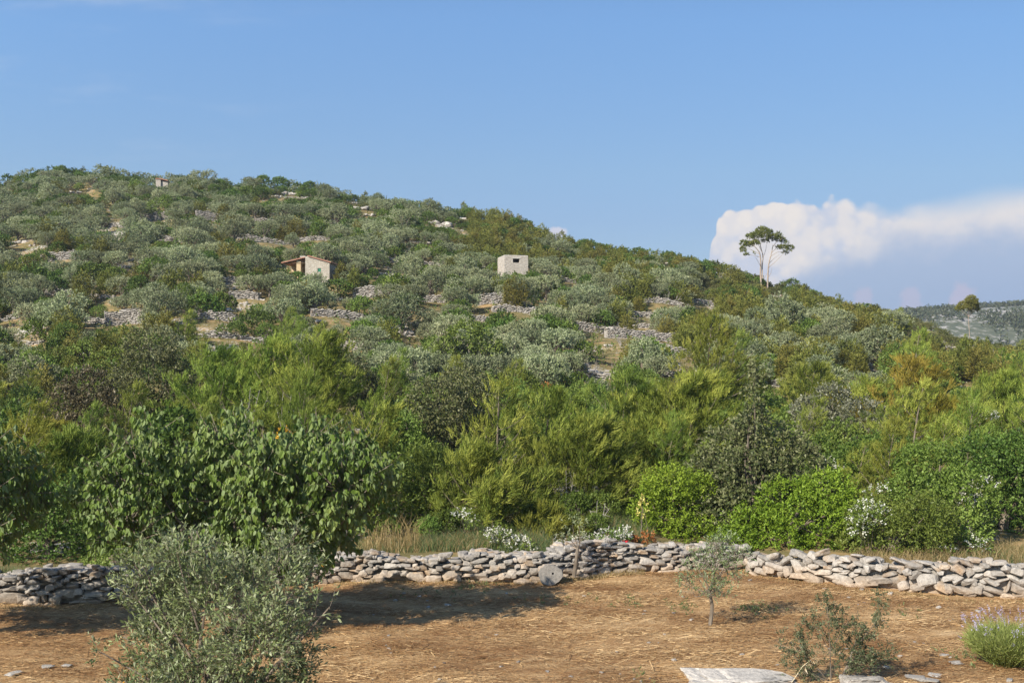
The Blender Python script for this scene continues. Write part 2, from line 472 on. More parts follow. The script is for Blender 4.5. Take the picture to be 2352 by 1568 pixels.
M['bark'] = plain_mat('grey_brown_bark', (.09, .07, .05), (.22, .185, .145), 14, .9, .5, (1, 1, .25))
M['palebark'] = plain_mat('pale_bark', (.22, .17, .13), (.40, .33, .27), 12, .9, .4, (1, 1, .3))
M['greybark'] = plain_mat('grey_pine_bark', (.13, .11, .095), (.27, .235, .205), 12, .9, .4, (1, 1, .3))
M['deadwood'] = plain_mat('bleached_dead_wood', (.22, .19, .17), (.42, .39, .36), 10, .9, .3)
M['stone'] = stone_mat('dry_stone_limestone', 2.2, .62, .9, True)
M['terrace'] = stone_mat('terrace_limestone', 1.2, .4, 1.0)
M['holed'] = stone_mat('grey_disc_limestone', 2.0, .3, .72)
M['boulder'] = stone_mat('pale_boulder_limestone', 2.2, .3, 1.05)
M['umbrella'] = leaf_mat('ridge_pine_needle', (.095, .115, .024), (.17, .185, .042), (.25, .25, .07), trans=.2, spec=.1, objvar=0)
M['oakbrown'] = leaf_mat('brownish_oak_leaf', (.045, .042, .016), (.085, .075, .03), (.15, .12, .055), under=(.2, .17, .1), trans=.15, objvar=0)
M['oaksilver'] = leaf_mat('silvery_oak_leaf', (.07, .075, .035), (.12, .125, .06), (.2, .2, .11), under=(.32, .32, .24), trans=.15, objvar=0)
M['pineochre'] = leaf_mat('ochre_pine_needle', (.10, .095, .014), (.21, .19, .03), (.33, .28, .05), trans=.25, spec=.1, objvar=0)
M['spiny'] = leaf_mat('small_dark_leaf', (.05, .07, .03), (.09, .115, .055), (.14, .165, .085), trans=.2, spec=.2, objvar=0)
M['paleear'] = leaf_mat('bleached_ear', (.5, .4, .25), (.62, .52, .36), (.7, .6, .45), trans=.2, objvar=0)
M['rustgrass'] = leaf_mat('rusty_dry_leaf', (.2, .10, .04), (.32, .18, .08), (.42, .28, .14), trans=.2, objvar=0)
M['farwood'] = leaf_mat('far_woodland_leaf', (.04, .055, .025), (.065, .08, .04), (.10, .105, .055), trans=.1, objvar=0)

# ------------------------------------------------------------------ object helpers
def tag(o, label=None, cat=None, group=None, kind=None):
    if label: o['label'] = label
    if cat: o['category'] = cat
    if group: o['group'] = group
    if kind: o['kind'] = kind
    return o
def add_obj(name, me, parent=None, loc=(0, 0, 0), rotz=0., scale=(1, 1, 1)):
    o = bpy.data.objects.new(name, me)
    COL.objects.link(o)
    if parent is not None:
        o.parent = parent
    o.location = loc
    o.rotation_euler = (0, 0, rotz)
    o.scale = scale
    return o
def place(name, parts, loc, rotz=0., scale=(1, 1, 1)):
    """a thing: one mesh, or an Empty with a child per part; copies share their mesh data"""
    if len(parts) == 1 and parts[0][0] is None:
        return add_obj(name, parts[0][1], None, loc, rotz, scale)
    root = add_obj(name, None, None, loc, rotz, scale)
    root.empty_display_size = .3
    for pn, me in parts:
        add_obj(pn, me, root)
    return root

# ------------------------------------------------------------------ ground
def ground_mats():
    m, t = new_mat('straw_field_soil')
    g = t.n('ShaderNodeTexCoord'); ob = g.outputs['Object']
    n1 = t.noise(t.mapping(ob, (.6, 1.2, 1)), 1.1, 6, .7)
    n2 = t.noise(t.mapping(ob, (1, 1.6, 1)), 30, 5, .75)
    c = t.ramp(t.m('ADD', t.m('MULTIPLY', n1, .5), t.m('MULTIPLY', n2, .5)), [(.36, (.18, .098, .046)), (.46, (.36, .212, .098)), (.53, (.50, .325, .16)), (.62, (.66, .49, .285))])
    red = t.sm(t.noise(t.mapping(ob, (.7, 1.5, 1)), .55, 5, .65), .5, .62)
    c = t.mix(t.m('MULTIPLY', red, .55), c, (.24, .125, .055))
    peb = t.sm(t.noise(ob, 55, 2, .5), .70, .76)
    c = t.mix(t.m('MULTIPLY', peb, .7), c, (.55, .5, .43))
    p = t.n('ShaderNodeBsdfPrincipled'); t.link(c, p.inputs['Base Color']); p.inputs['Roughness'].default_value = .95
    p.inputs['Specular IOR Level'].default_value = .1
    b = t.n('ShaderNodeBump'); b.inputs['Strength'].default_value = .8; b.inputs['Distance'].default_value = .06
    t.link(n2, b.inputs['Height']); t.link(b.outputs[0], p.inputs['Normal'])
    finish(t, p.outputs[0])
    h, t = new_mat('hillside_soil_and_rock')
    g = t.n('ShaderNodeTexCoord'); ob = g.outputs['Object']
    n1 = t.noise(ob, .22, 5, .6); n2 = t.noise(ob, 1.1, 5, .65); n3 = t.noise(ob, 4.5, 4, .7)
    c = t.ramp(n2, [(.3, (.09, .085, .035)), (.5, (.17, .14, .06)), (.68, (.33, .22, .11))])
    rock = t.sm(t.m('ADD', t.m('MULTIPLY', n1, .6), t.m('MULTIPLY', n3, .45)), .56, .64)
    c = t.mix(rock, c, t.ramp(n3, [(.35, (.22, .2, .18)), (.6, (.48, .46, .43))]))
    p = t.n('ShaderNodeBsdfPrincipled'); t.link(c, p.inputs['Base Color']); p.inputs['Roughness'].default_value = .95
    p.inputs['Specular IOR Level'].default_value = .1
    finish(t, p.outputs[0])
    fm, t = new_mat('far_rocky_hill')
    g = t.n('ShaderNodeTexCoord'); ob = g.outputs['Object']
    n1 = t.noise(ob, .018, 4, .6); n3 = t.noise(t.mapping(ob, (1, .35, 2)), .3, 5, .75)
    gr = t.ramp(n3, [(.4, (.05, .065, .035)), (.6, (.11, .115, .07))])
    rock = t.m('MULTIPLY', t.sm(t.m('ADD', t.m('MULTIPLY', n1, .3), t.m('MULTIPLY', n3, .9)), .60, .68), .9)
    c = t.mix(rock, gr, (.36, .34, .32))
    p = t.n('ShaderNodeBsdfPrincipled'); t.link(c, p.inputs['Base Color']); p.inputs['Roughness'].default_value = .95
    finish(t, p.outputs[0])
    return [m, h, fm]
def build_ground():
    D = np.concatenate([np.arange(-40, 6, 4), np.arange(6, 20, .5), np.arange(20, 30, .2), np.arange(30, 60, .75), np.arange(60, 200, 1.25), np.arange(200, 420, 12), np.arange(420, 900, 8), np.arange(900, 1500, 60)])
    u = np.concatenate([np.linspace(-3, -.62, 14)[:-1], np.linspace(-.62, .62, 249), np.linspace(.62, 3, 14)[1:]])
    Y, UU = np.meshgrid(D, u, indexing='ij')
    X = UU * np.maximum(Y, 20)
    Z = gz(X, Y)
    nu = len(u)
    V = np.stack([X, Y, Z], -1).reshape(-1, 3)
    i, j = np.meshgrid(np.arange(len(D) - 1), np.arange(nu - 1), indexing='ij')
    k = (i * nu + j).ravel()
    q = np.stack([k, k + 1, k + nu + 1, k + nu], 1)
    cx, cy = V[q].mean(1)[:, 0], V[q].mean(1)[:, 1]
    mat = np.where(cy < np.interp(cx, WX, WY) + .3, 0, np.where(cy > 300, 2, 1))
    mb = MB()
    mb.add(V)
    for a in (0, 1, 2):
        mb.Q.append(q[mat == a]); mb.mq.append(np.full(int((mat == a).sum()), a))
    o = add_obj('ground', mb.mesh('ground', ground_mats(), True))
    tag(o, kind='structure')
build_ground()

# ------------------------------------------------------------------ stones and dry stone walls
def ico(sub):
    bm = bmesh.new()
    bmesh.ops.create_icosphere(bm, subdivisions=sub, radius=1)
    V = np.array([v.co[:] for v in bm.verts]); T = np.array([[v.index for v in f.verts] for f in bm.faces])
    bm.free()
    return V, T
ICO = {k: ico(k) for k in (1, 2, 3, 4)}
def stone(mb, rng, c, size, frame=None, sub=2, tone=None, cuts=7, rough=.03, sq=.55, mat=0, wob=0):
    V, T = ICO[sub]
    p = np.sign(V) * np.abs(V) ** sq
    p = p / np.abs(p).max(1, keepdims=True) * (.82 + .18 * np.abs(p).max(1, keepdims=True))
    for _ in range(cuts):
        n = unit(rng.normal(size=3)); d = rng.uniform(.72, 1.15)
        k = np.maximum(0, p @ n - d)
        p = p - k[:, None] * n
    p = p + rng.normal(size=p.shape) * rough
    if wob:
        for k in (1, 2, 4, 8):
            q = rng.normal(size=(3, 3)) * 2.2 * k
            p = p + (np.sin(p @ q + rng.random(3) * 6)) * wob / k ** .8
        g = rng.normal(size=3); g[2] *= .3; g = unit(g)
        p = p * (1 - .12 * np.exp(-(np.sin((p @ g) * 5 + np.sin(p[:, 2] * 4)) / .18) ** 2))[:, None]
    p = p * (np.asarray(size) / 2)
    if frame is not None:
        p = p @ np.asarray(frame)
    mb.add(p + np.asarray(c), None, T, rng.random() if tone is None else tone, mat)
def frame_of(tan, rng, tilt=.12):
    a = rng.normal() * tilt
    t = np.array([tan[0], tan[1], 0.]); t /= np.linalg.norm(t)
    nrm = np.array([t[1], -t[0], 0.]); up = np.array([0, 0, 1.])
    t2 = t * math.cos(a) + up * math.sin(a); up2 = -t * math.sin(a) + up * math.cos(a)
    b = rng.normal() * .1
    return np.stack([t2, nrm * math.cos(b) + up2 * math.sin(b), up2 * math.cos(b) - nrm * math.sin(b)])
def drystone(rng, path, thick, wr, hr, sub=2, ground=gz, top=True, tilt=.12, mat=0, big=1.6):
    """path: (x, y, height) along the foot of the face nearest the viewer"""
    P = np.asarray(path, float)
    seg = np.linalg.norm(np.diff(P[:, :2], axis=0), axis=1)
    S = np.concatenate([[0], np.cumsum(seg)])
    L = S[-1]
    res = .02 if wr[0] < .3 else .03
    ns = int(L / res) + 1
    ss_ = np.linspace(0, L, ns)
    X, Y, H = (np.interp(ss_, S, P[:, i]) for i in range(3))
    Z = ground(X, Y)
    H = H + .05 * np.sin(ss_ * 2.1 + rng.random() * 6) + .03 * np.sin(ss_ * 5.3)
    tx, ty = np.gradient(X), np.gradient(Y)
    l = np.hypot(tx, ty); tx, ty = tx / l, ty / l
    mb = MB()
    sk = np.full(ns, -.06)
    it = 0
    while it < 4000:
        it += 1
        i = int(np.argmin(sk - H + rng.random(ns) * .03))
        if sk[i] > H[i] - hr[0] * .5:
            break
        f = 1 + (big - 1) * max(0, 1 - (sk[i] + .06) / .25) * rng.random()
        wd, ht = rng.uniform(*wr) * f, rng.uniform(*hr) * f
        ht = min(ht, max(H[i] - sk[i] + .05, hr[0]))
        a, b = max(0, int(i - wd / 2 / res)), min(ns - 1, int(i + wd / 2 / res))
        z0 = float(np.mean(sk[a:b + 1]))
        m = (a + b) // 2
        dep = rng.uniform(.22, .34)
        fr = frame_of((tx[m], ty[m]), rng, tilt)
        nx, ny = ty[m], -tx[m]
        off = dep / 2 - .05 + rng.normal() * .02
        c = (X[m] - nx * off, Y[m] - ny * off, Z[m] + z0 + ht / 2)
        stone(mb, rng, c, ((b - a + 1) * res * 1.06, dep, ht * 1.1), fr, sub, mat=mat)
        sk[a:b + 1] = z0 + ht
    if top:
        n = int(L * thick * 26)
        for _ in range(n):
            m = rng.integers(0, ns); d = rng.uniform(.2, thick)
            wd = rng.uniform(.1, .34)
            c = (X[m] + -ty[m] * d, Y[m] + tx[m] * d, Z[m] + H[m] - .06 + rng.normal() * .015)
            th = rng.random() * 3.1
            stone(mb, rng, c, (wd, wd * rng.uniform(.6, 1), rng.uniform(.06, .14)), frame_of((math.cos(th), math.sin(th)), rng, .12), sub if sub < 3 else 2, mat=mat)
    # rubble core behind the face
    k = np.linspace(0, ns - 1, max(4, int(L / .8))).astype(int)
    A = np.stack([X[k] - ty[k] * .16, Y[k] + tx[k] * .16], 1); B = np.stack([X[k] - ty[k] * thick, Y[k] + tx[k] * thick], 1)
    zt, zb = Z[k] + H[k] - .1, Z[k] - .3
    n = len(k)
    V = np.concatenate([np.c_[A, zb], np.c_[A, zt], np.c_[B, zt], np.c_[B, zb]])
    q = []
    for r in range(n - 1):
        for g in range(3):
            q.append((g * n + r, g * n + r + 1, (g + 1) * n + r + 1, (g + 1) * n + r))
    q += [(0, n, 2 * n, 3 * n), (n - 1, 4 * n - 1, 3 * n - 1, 2 * n - 1)]
    mb.add(V, q, None, .2, mat)
    return mb

rng = np.random.default_rng(11)
def build_field_walls():
    p = [(-13.5, 22.05, .68), (-10.5, 22.5, .66), (-8.05, 23.0, .64), (-6, 24.1, .6), (-4.12, 25.04, .55), (-1.5, 25.1, .52), (0.7, 25.1, .60), (1.5, 25.5, .68), (2.3, 26.0, .70), (4.2, 26.35, .56), (5.75, 26.6, .48)]
    mb = drystone(np.random.default_rng(5), p, .95, (.08, .30), (.045, .135), 2, lambda X, Y: X * 0, True, .07, big=2.0)
    o = add_obj('field_wall', mb.mesh('field_wall', M['stone'], False))
    tag(o, 'long broad dry stone wall of flat grey stones behind the broad-leaved tree', 'stone wall', 'dry stone walls round the straw field')
    p = [(5.55, 26.25, .42), (6.6, 25.35, .52), (7.9, 24.3, .60), (9.3, 23.75, .64), (10.8, 23.25, .68), (13.5, 22.4, .7)]
    mb = drystone(np.random.default_rng(6), p, .6, (.12, .36), (.07, .17), 2, lambda X, Y: X * 0, True, .33, big=1.8)
    o = add_obj('field_wall', mb.mesh('field_wall', M['stone'], False))
    tag(o, 'dry stone wall of chunky tilted grey stones beyond the lavender, running to the frame edge', 'stone wall', 'dry stone walls round the straw field')
build_field_walls()

# ------------------------------------------------------------------ plant builders: lists of (part name, mesh)
def olive_parts(seed):
    r = np.random.default_rng(100 + seed)
    tr, cr = MB(), MB()
    lobes = []
    nst = 1 + int(r.random() < .5)
    h0 = r.uniform(.6, 1.0)
    nl = r.integers(8, 12)
    for k in range(nl):
        a = k / nl * 6.28 + r.normal() * .3
        rr = r.uniform(.5, 1.5) if k > 1 else .2
        z = r.uniform(1.6, 2.9) - .25 * rr
        s = r.uniform(.62, .95)
        lobes.append((rr * math.cos(a), rr * math.sin(a), z, s * 1.1, s * 1.1, s * .8))
    base = np.array([0, 0, -.3])
    fork = np.array([r.normal() * .15, r.normal() * .15, h0])
    tr.tube(curve_pts(base, fork, r.normal(size=3) * .06), (.24, .17), 7)
    for l in lobes:
        c = np.array(l[:3])
        tr.tube(curve_pts(fork, c + (0, 0, .2), r.normal(size=3) * .15), (.11, .02), 5)
    P, Dn, tone = crown_sprays(r, lobes, 520, .55, .75, .45)
    leaves(cr, r, P, Dn, 11, .34, .21, .07, .55, .7, 0, tone)
    return [('trunk', tr.mesh('trunk', M['bark'])), ('crown', cr.mesh('crown', M['olive']))]

def shrub_mesh(seed, mat, n=420, nl=10, leaf=(.14, .085), w=1.35, h=1.7, spread=.6, up=.4, tri=False, nlobes=(6, 10), name='foliage', rough=1.0):
    r = np.random.default_rng(300 + seed)
    mb = MB()
    lobes = []
    for k in range(r.integers(*nlobes)):
        a = r.random() * 6.28; rr = r.uniform(.0, .75) * w
        s = r.uniform(.38, .62) * w
        z = max(.25 * h, (h - s * .75) * (1 - (rr / w) ** 2 * .75) * r.uniform(.72, 1.05))
        lobes.append((rr * math.cos(a), rr * math.sin(a), z, s, s, min(s, z + .1) * .9))
    P, Dn, tone = crown_sprays(r, lobes, n, .6, .8, up, low=-.35)
    leaves(mb, r, P, Dn, nl, .26 * rough, leaf[0], leaf[1], spread, .7, 0, tone, tri=tri)
    for k in range(5):
        l = lobes[k % len(lobes)]
        mb.tube(curve_pts((r.normal() * .1, r.normal() * .1, -.2), l[:3], r.normal(size=3) * .1), (.05, .015), 4, .5, 1)
    return mb.mesh(name, [mat, M['bark']])

def juniper_mesh(seed, tall=1.0):
    r = np.random.default_rng(500 + seed)
    mb = MB()
    lobes = []
    for k in range(r.integers(4, 7)):
        a = r.random() * 6.28; rr = r.uniform(0, .65) if k else 0
        hh = r.uniform(1.5, 2.9) * tall if k else 2.9 * tall
        x, y = rr * math.cos(a), rr * math.sin(a)
        for q in np.linspace(.2, .93, 6):
            s = (.6 - .42 * q) * (1.15 if k == 0 else .9)
            lobes.append((x * (1 + .3 * q) + r.normal() * .06, y * (1 + .3 * q) + r.normal() * .06, hh * q, s, s, hh * .15))
    P, Dn, tone = crown_sprays(r, lobes, 620, .55, .7, .95, low=-.6)
    leaves(mb, r, P, Dn, 9, .32, .17, .05, .35, .3, 0, tone)
    return mb.mesh('foliage', M['juniper'])

def pine_parts(seed, H=4.5, dens=1.0, wind=(.38, .08, .35), width=.42, needle=(.15, .018), shootlen=.34, lean=.12, bare=.04, nper=20):
    r = np.random.default_rng(700 + seed)
    tr, cr = MB(), MB()
    W = np.array(wind)
    tip = np.array([lean * H, r.normal() * .1, H])
    trunk = curve_pts((0, 0, -.3), tip, (-lean * .25 * H, 0, 0), 9)
    tr.tube(trunk, (.015 * H, .003 * H), 7)
    nb = int(30 * dens * (H / 4.5) ** .5)
    Ps, Ds, tones = [], [], []
    for k in range(nb):
        f = bare + (1 - bare) * (k + r.random()) / nb
        p0 = np.array([np.interp(f, np.linspace(0, 1, 9), trunk[:, i]) for i in range(3)])
        a = k * 2.4 + r.normal() * .5
        ln = (width * H * (1 - f) ** .75 + .12 * H * (1 - f * .7)) * r.uniform(.65, 1.15)
        d = unit(np.array([math.cos(a), math.sin(a), r.uniform(.1, .6) + .5 * f]) + W * .5)
        p1 = p0 + d * ln
        br = curve_pts(p0, p1, np.array([0, 0, -.1 * ln]) + r.normal(size=3) * .04, 6)
        tr.tube(br, (.006 * H * (1.2 - f), .002 * H), 4)
        tb = r.random()
        nt = max(2, int(4.2 * dens ** .5 * (ln / (.4 * H) + .35)))
        for q in range(nt):
            t = .3 + .7 * (q + r.uniform(.2, 1.0)) / nt
            b = np.array([np.interp(t, np.linspace(0, 1, 6), br[:, i]) for i in range(3)])
            b = b + r.normal(size=3) * np.array([.16, .16, .07]) * ln * (1.1 - t * .5)
            td = unit(d * .6 + W * .8 + np.array([0, 0, .35]) + r.normal(size=3) * .25)
            tn = np.clip(.5 + (tb - .5) * .6 + r.normal() * .2, 0, 1)
            rad = .13 * (H / 4.5) ** .5
            for _ in range(int(5 * dens ** .5) + 1):
                Ps.append(b + r.normal(size=3) * np.array([rad, rad, rad * .5])); Ds.append(unit(td + r.normal(size=3) * .3))
                tones.append(np.clip(tn + r.normal() * .1, 0, 1))
    leaves(cr, r, np.array(Ps), np.array(Ds), nper, shootlen, needle[0], needle[1], .3, .2, 0, np.array(tones), tri=True, toneamp=.12)
    return [('trunk', tr.mesh('trunk', M['bark'])), ('crown', cr.mesh('crown', M['pine']))]

def oak_parts(seed, lobes, n=1100, leaf=(.10, .055), mat='oak', h0=.8):
    r = np.random.default_rng(900 + seed)
    tr, cr = MB(), MB()
    fork = np.array([0, 0, h0])
    tr.tube(curve_pts((0, 0, -.3), fork, r.normal(size=3) * .05), (.16, .12), 7)
    for l in lobes:
        tr.tube(curve_pts(fork, np.array(l[:3]) + (0, 0, .3 * l[5]), r.normal(size=3) * .12), (.04, .008), 5)
    P, Dn, tone = crown_sprays(r, lobes, n, .55, .75, .35)
    leaves(cr, r, P, Dn, 12, .3, leaf[0], leaf[1], .6, .6, 0, tone)
    return [('trunk', tr.mesh('trunk', M['bark'])), ('crown', cr.mesh('crown', M[mat]))]

def twig_system(mb, r, base, n, length, rad, depth, up=.6, mat=0, wind=(0, 0, 0), out=None):
    stack = [(np.asarray(base, float), unit(np.array([r.normal() * .5, r.normal() * .5, 1.])), length, rad, depth) for _ in range(n)]
    while stack:
        p, d, ln, rd, dp = stack.pop()
        e = p + d * ln * r.uniform(.7, 1.2)
        mb.tube(curve_pts(p, e, r.normal(size=3) * ln * .08, 4), (rd, rd * .55), 4 if rd > .012 else 3, .5, mat)
        if out is not None and dp <= 1:
            out.append((e, d))
        if dp > 0:
            for _ in range(r.integers(2, 4)):
                stack.append((p + (e - p) * r.uniform(.45, 1), unit(d + r.normal(size=3) * .55 + np.array([0, 0, up * .3]) + np.asarray(wind)), ln * r.uniform(.5, .75), rd * .55, dp - 1))
def dead_mesh(seed, h=1.6):
    r = np.random.default_rng(1300 + seed)
    mb = MB()
    twig_system(mb, r, (0, 0, -.1), 4, h * .5, .03, 3, wind=(.15, 0, 0))
    return mb.mesh('branches', M['deadwood'])

PROTO = {
    'olive_tree': [olive_parts(k) for k in range(6)],
    'mastic_shrub': [[(None, shrub_mesh(k, M['mastic'], 460, 10, (.13, .08), 1.3, 1.7))] for k in range(5)],
    'leafy_shrub': [[(None, shrub_mesh(20 + k, M['green'], 460, 9, (.13, .075), 1.4, 2.1, .65, .3))] for k in range(5)],
    'juniper_shrub': [[(None, juniper_mesh(k))] for k in range(5)],
    'low_scrub': [[(None, shrub_mesh(40 + k, M['scrub'], 200, 9, (.11, .045), .8, .65, .45, .7))] for k in range(4)],
    'pine_tree': [pine_parts(k, 4.5) for k in range(4)],
    'dead_shrub': [[(None, dead_mesh(k))] for k in range(4)],
}
HGT = {'olive_tree': 3.3, 'mastic_shrub': 1.8, 'leafy_shrub': 2.2, 'juniper_shrub': 3.0, 'low_scrub': .75, 'pine_tree': 4.6, 'dead_shrub': 1.5}
WID = {'olive_tree': 3.9, 'mastic_shrub': 2.9, 'leafy_shrub': 3.1, 'juniper_shrub': 2.4, 'low_scrub': 1.6, 'pine_tree': 3.2, 'dead_shrub': 1.6}
CATS = {'olive_tree': 'olive tree', 'mastic_shrub': 'shrub', 'leafy_shrub': 'shrub', 'juniper_shrub': 'juniper', 'low_scrub': 'shrub', 'pine_tree': 'pine tree', 'dead_shrub': 'dead shrub'}
LOOK = {'olive_tree': 'grey-green olive tree', 'mastic_shrub': 'dense dark green shrub', 'leafy_shrub': 'leafy mid-green shrub', 'juniper_shrub': 'ochre-green pointed juniper', 'low_scrub': 'low greyish scrub bush', 'pine_tree': 'feathery yellow-green pine', 'dead_shrub': 'bare grey dead shrub'}
GRP = {'olive_tree': 'olive trees on the terraced hillside', 'mastic_shrub': 'dark evergreen shrubs on the hillside', 'leafy_shrub': 'leafy shrubs below the terraces', 'juniper_shrub': 'junipers on the hillside', 'low_scrub': 'low scrub bushes on the ridge', 'pine_tree': 'young pines at the foot of the hill', 'dead_shrub': 'bare dead shrubs on the hillside'}

SCREEN = []        # windows in front of walls and houses where no crown may stand: (x0, y0, x1, y1, distance)
BIG = []           # (px, py, D, radius m) of what is already there
LANDMARKS = []     # (words, px, py)

# ------------------------------------------------------------------ houses on the hill
def masonry(name, c1, c2, mortar, scale=5.5):
    m, t = new_mat(name)
    g = t.n('ShaderNodeTexCoord'); ob = g.outputs['Object']
    v = t.mapping(ob, (1, 1, 1.9))
    vo = t.n('ShaderNodeTexVoronoi', feature='F1'); t.link(v, vo.inputs['Vector']); vo.inputs['Scale'].default_value = scale
    ed = t.voro(v, scale, 'DISTANCE_TO_EDGE')
    sepc = t.n('ShaderNodeSeparateColor'); t.link(vo.outputs['Color'], sepc.inputs[0])
    c = t.mix(sepc.outputs[0], c1, c2)
    n = t.noise(ob, 9, 4, .6)
    c = t.mix(t.m('MULTIPLY', t.sm(n, .45, .7), .35), c, (.22, .2, .18))
    c = t.mix(t.sm(ed, .07, .02), c, mortar)
    p = t.n('ShaderNodeBsdfPrincipled'); t.link(c, p.inputs['Base Color']); p.inputs['Roughness'].default_value = .9
    b = t.n('ShaderNodeBump'); b.inputs['Strength'].default_value = .7; b.inputs['Distance'].default_value = .05
    t.link(t.sm(ed, .0, .12), b.inputs['Height']); t.link(b.outputs[0], p.inputs['Normal'])
    finish(t, p.outputs[0])
    return m
M['masonry'] = masonry('coursed_stone_masonry', (.46, .42, .35), (.34, .30, .24), (.42, .38, .31))
M['rubble'] = masonry('pale_rubble_masonry', (.52, .47, .40), (.38, .34, .29), (.46, .41, .35), 6.5)
M['plaster'] = plain_mat('ochre_plaster', (.42, .30, .17), (.5, .40, .26), 5, .9, .1)
M['tile'] = plain_mat('terracotta_tile', (.24, .11, .075), (.38, .21, .14), 6, .8, .2)
M['greenpaint'] = plain_mat('green_paint', (.02, .12, .07), (.03, .16, .09), 5, .5, 0)
M['timber'] = plain_mat('dark_timber', (.08, .05, .03), (.14, .1, .06), 6, .8, .2)
M['concrete'] = plain_mat('pale_concrete', (.42, .40, .36), (.52, .50, .46), 8, .9, .2)

def gable_house():
    D = 104.0
    s = D / F
    base = on_ground(706, D)
    zc = at(706, 643, D)[2]                        # floor level as seen
    root = add_obj('stone_house', None, None, (base[0], D, zc), R(-6))
    tag(root, 'small stone house with red tiled roof, green shutter and lean-to porch among the olives', 'house')
    X = lambda px: (px - 706) * s
    H = lambda py: (643 - py) * s
    dep = 4.2
    w = MB()
    # front gable wall with a window opening (polygon strips round the hole)
    x0, xw0, xw1, x1 = X(700), X(729), X(737), X(757)
    zr, ze = H(588.5), H(603)
    top = lambda x: zr + (ze - zr) * max(0, x - X(706)) / (x1 - X(706))
    wz0, wz1 = H(624.5), H(616)
    th = .4
    def prism(xa, xb, za, zb, ta, tb, y0=0, y1=th):
        V = [(xa, y0, za), (xb, y0, zb), (xb, y0, tb), (xa, y0, ta), (xa, y1, za), (xb, y1, zb), (xb, y1, tb), (xa, y1, ta)]
        w.add(V, [(0, 1, 2, 3), (5, 4, 7, 6), (1, 5, 6, 2), (4, 0, 3, 7), (3, 2, 6, 7), (4, 5, 1, 0)])
    b = -1.6
    prism(x0, X(706), b, b, top(x0), zr)
    prism(X(706), xw0, b, b, zr, top(xw0))
    prism(xw0, xw1, b, b, wz0, wz0)
    prism(xw0, xw1, wz1, wz1, top(xw0), top(xw1))
    prism(xw1, x1, b, b, top(xw1), ze)
    prism(x1 - th, x1, b, b, top(x1 - th) - .02, ze - .02, th, dep)         # right side
    prism(x0, X(706), b, b, top(x0) - .02, zr - .02, th, dep)               # left side of the room
    prism(x0, x1, b, b, ze - .1, ze - .1, dep - .01, dep + th)              # back
    add_obj('wall', w.mesh('wall', M['masonry']), root)
    f = MB()
    f.box((xw0 - .03, .06, wz0), (xw1 + .03, .12, wz1))
    add_obj('shutter', f.mesh('shutter', M['greenpaint']), root)
    # roof: two tiled slopes with rounded tile rows
    r = MB()
    def slope(xa, za, xb, zb, y0, y1):
        n = 14
        ys = np.linspace(y0, y1, n * 4 + 1)
        up = .05 + .04 * np.abs(np.sin(np.linspace(0, n * math.pi, len(ys))))
        A = np.c_[np.full(len(ys), xa), ys, za + up]; B = np.c_[np.full(len(ys), xb), ys, zb + up]
        A2, B2 = A.copy(), B.copy(); A2[:, 2] = za - .03; B2[:, 2] = zb - .03
        V = np.concatenate([A, B, A2, B2]); m = len(ys); q = []
        for i in range(m - 1):
            q += [(i, i + 1, m + i + 1, m + i), (2 * m + i, 3 * m + i, 3 * m + i + 1, 2 * m + i + 1), (i, 2 * m + i, 2 * m + i + 1, i + 1), (m + i, m + i + 1, 3 * m + i + 1, 3 * m + i)]
        q += [(0, m, 3 * m, 2 * m), (m - 1, 3 * m - 1, 4 * m - 1, 2 * m - 1)]
        r.add(V, q)
    slope(X(706), zr + .03, X(761), H(603.5), -.15, dep + .5)
    slope(X(706), zr - .02, X(642), H(603), .05, dep + .5)
    roof = add_obj('roof', r.mesh('roof', M['tile']), root)
    c = MB()
    cx0, cx1 = X(678), X(688)
    c.box((cx0, 1.5, H(602)), (cx1, 2.0, H(586)))
    c.box((cx0 - .05, 1.44, H(586)), (cx1 + .05, 2.06, H(584)))
    add_obj('chimney', c.mesh('chimney', M['concrete']), roof)
    # porch
    pb = MB()
    pb.box((X(650), .25, H(603.5)), (X(700), .37, H(602.5)))
    V = [(X(646), .3, H(605)), (X(700), .3, H(592.5)), (X(700), .3, H(590)), (X(646), .3, H(602.4)), (X(646), .42, H(605)), (X(700), .42, H(592.5)), (X(700), .42, H(590)), (X(646), .42, H(602.4))]
    pb.add(V, [(0, 1, 2, 3), (5, 4, 7, 6), (3, 2, 6, 7), (4, 5, 1, 0), (0, 3, 7, 4)])
    add_obj('beam', pb.mesh('beam', M['timber']), root)
    pl = MB(); pl.box((X(677), .3, -1.6), (X(687), .75, H(597.5)))
    add_obj('pillar', pl.mesh('pillar', M['plaster']), root)
    bw = MB(); bw.box((X(648), 2.6, -1.6), (X(699.5), 2.9, H(600)))
    add_obj('porch_wall', bw.mesh('porch_wall', M['plaster']), root)
    SCREEN.append((700, 588, 764, 634, D + 1.2)); SCREEN.append((660, 590, 702, 612, D + 1.2))
    BIG.append((base[0], D + 2, 3.6))
    LANDMARKS.append(('the tiled stone house', 715, 615))
gable_house()

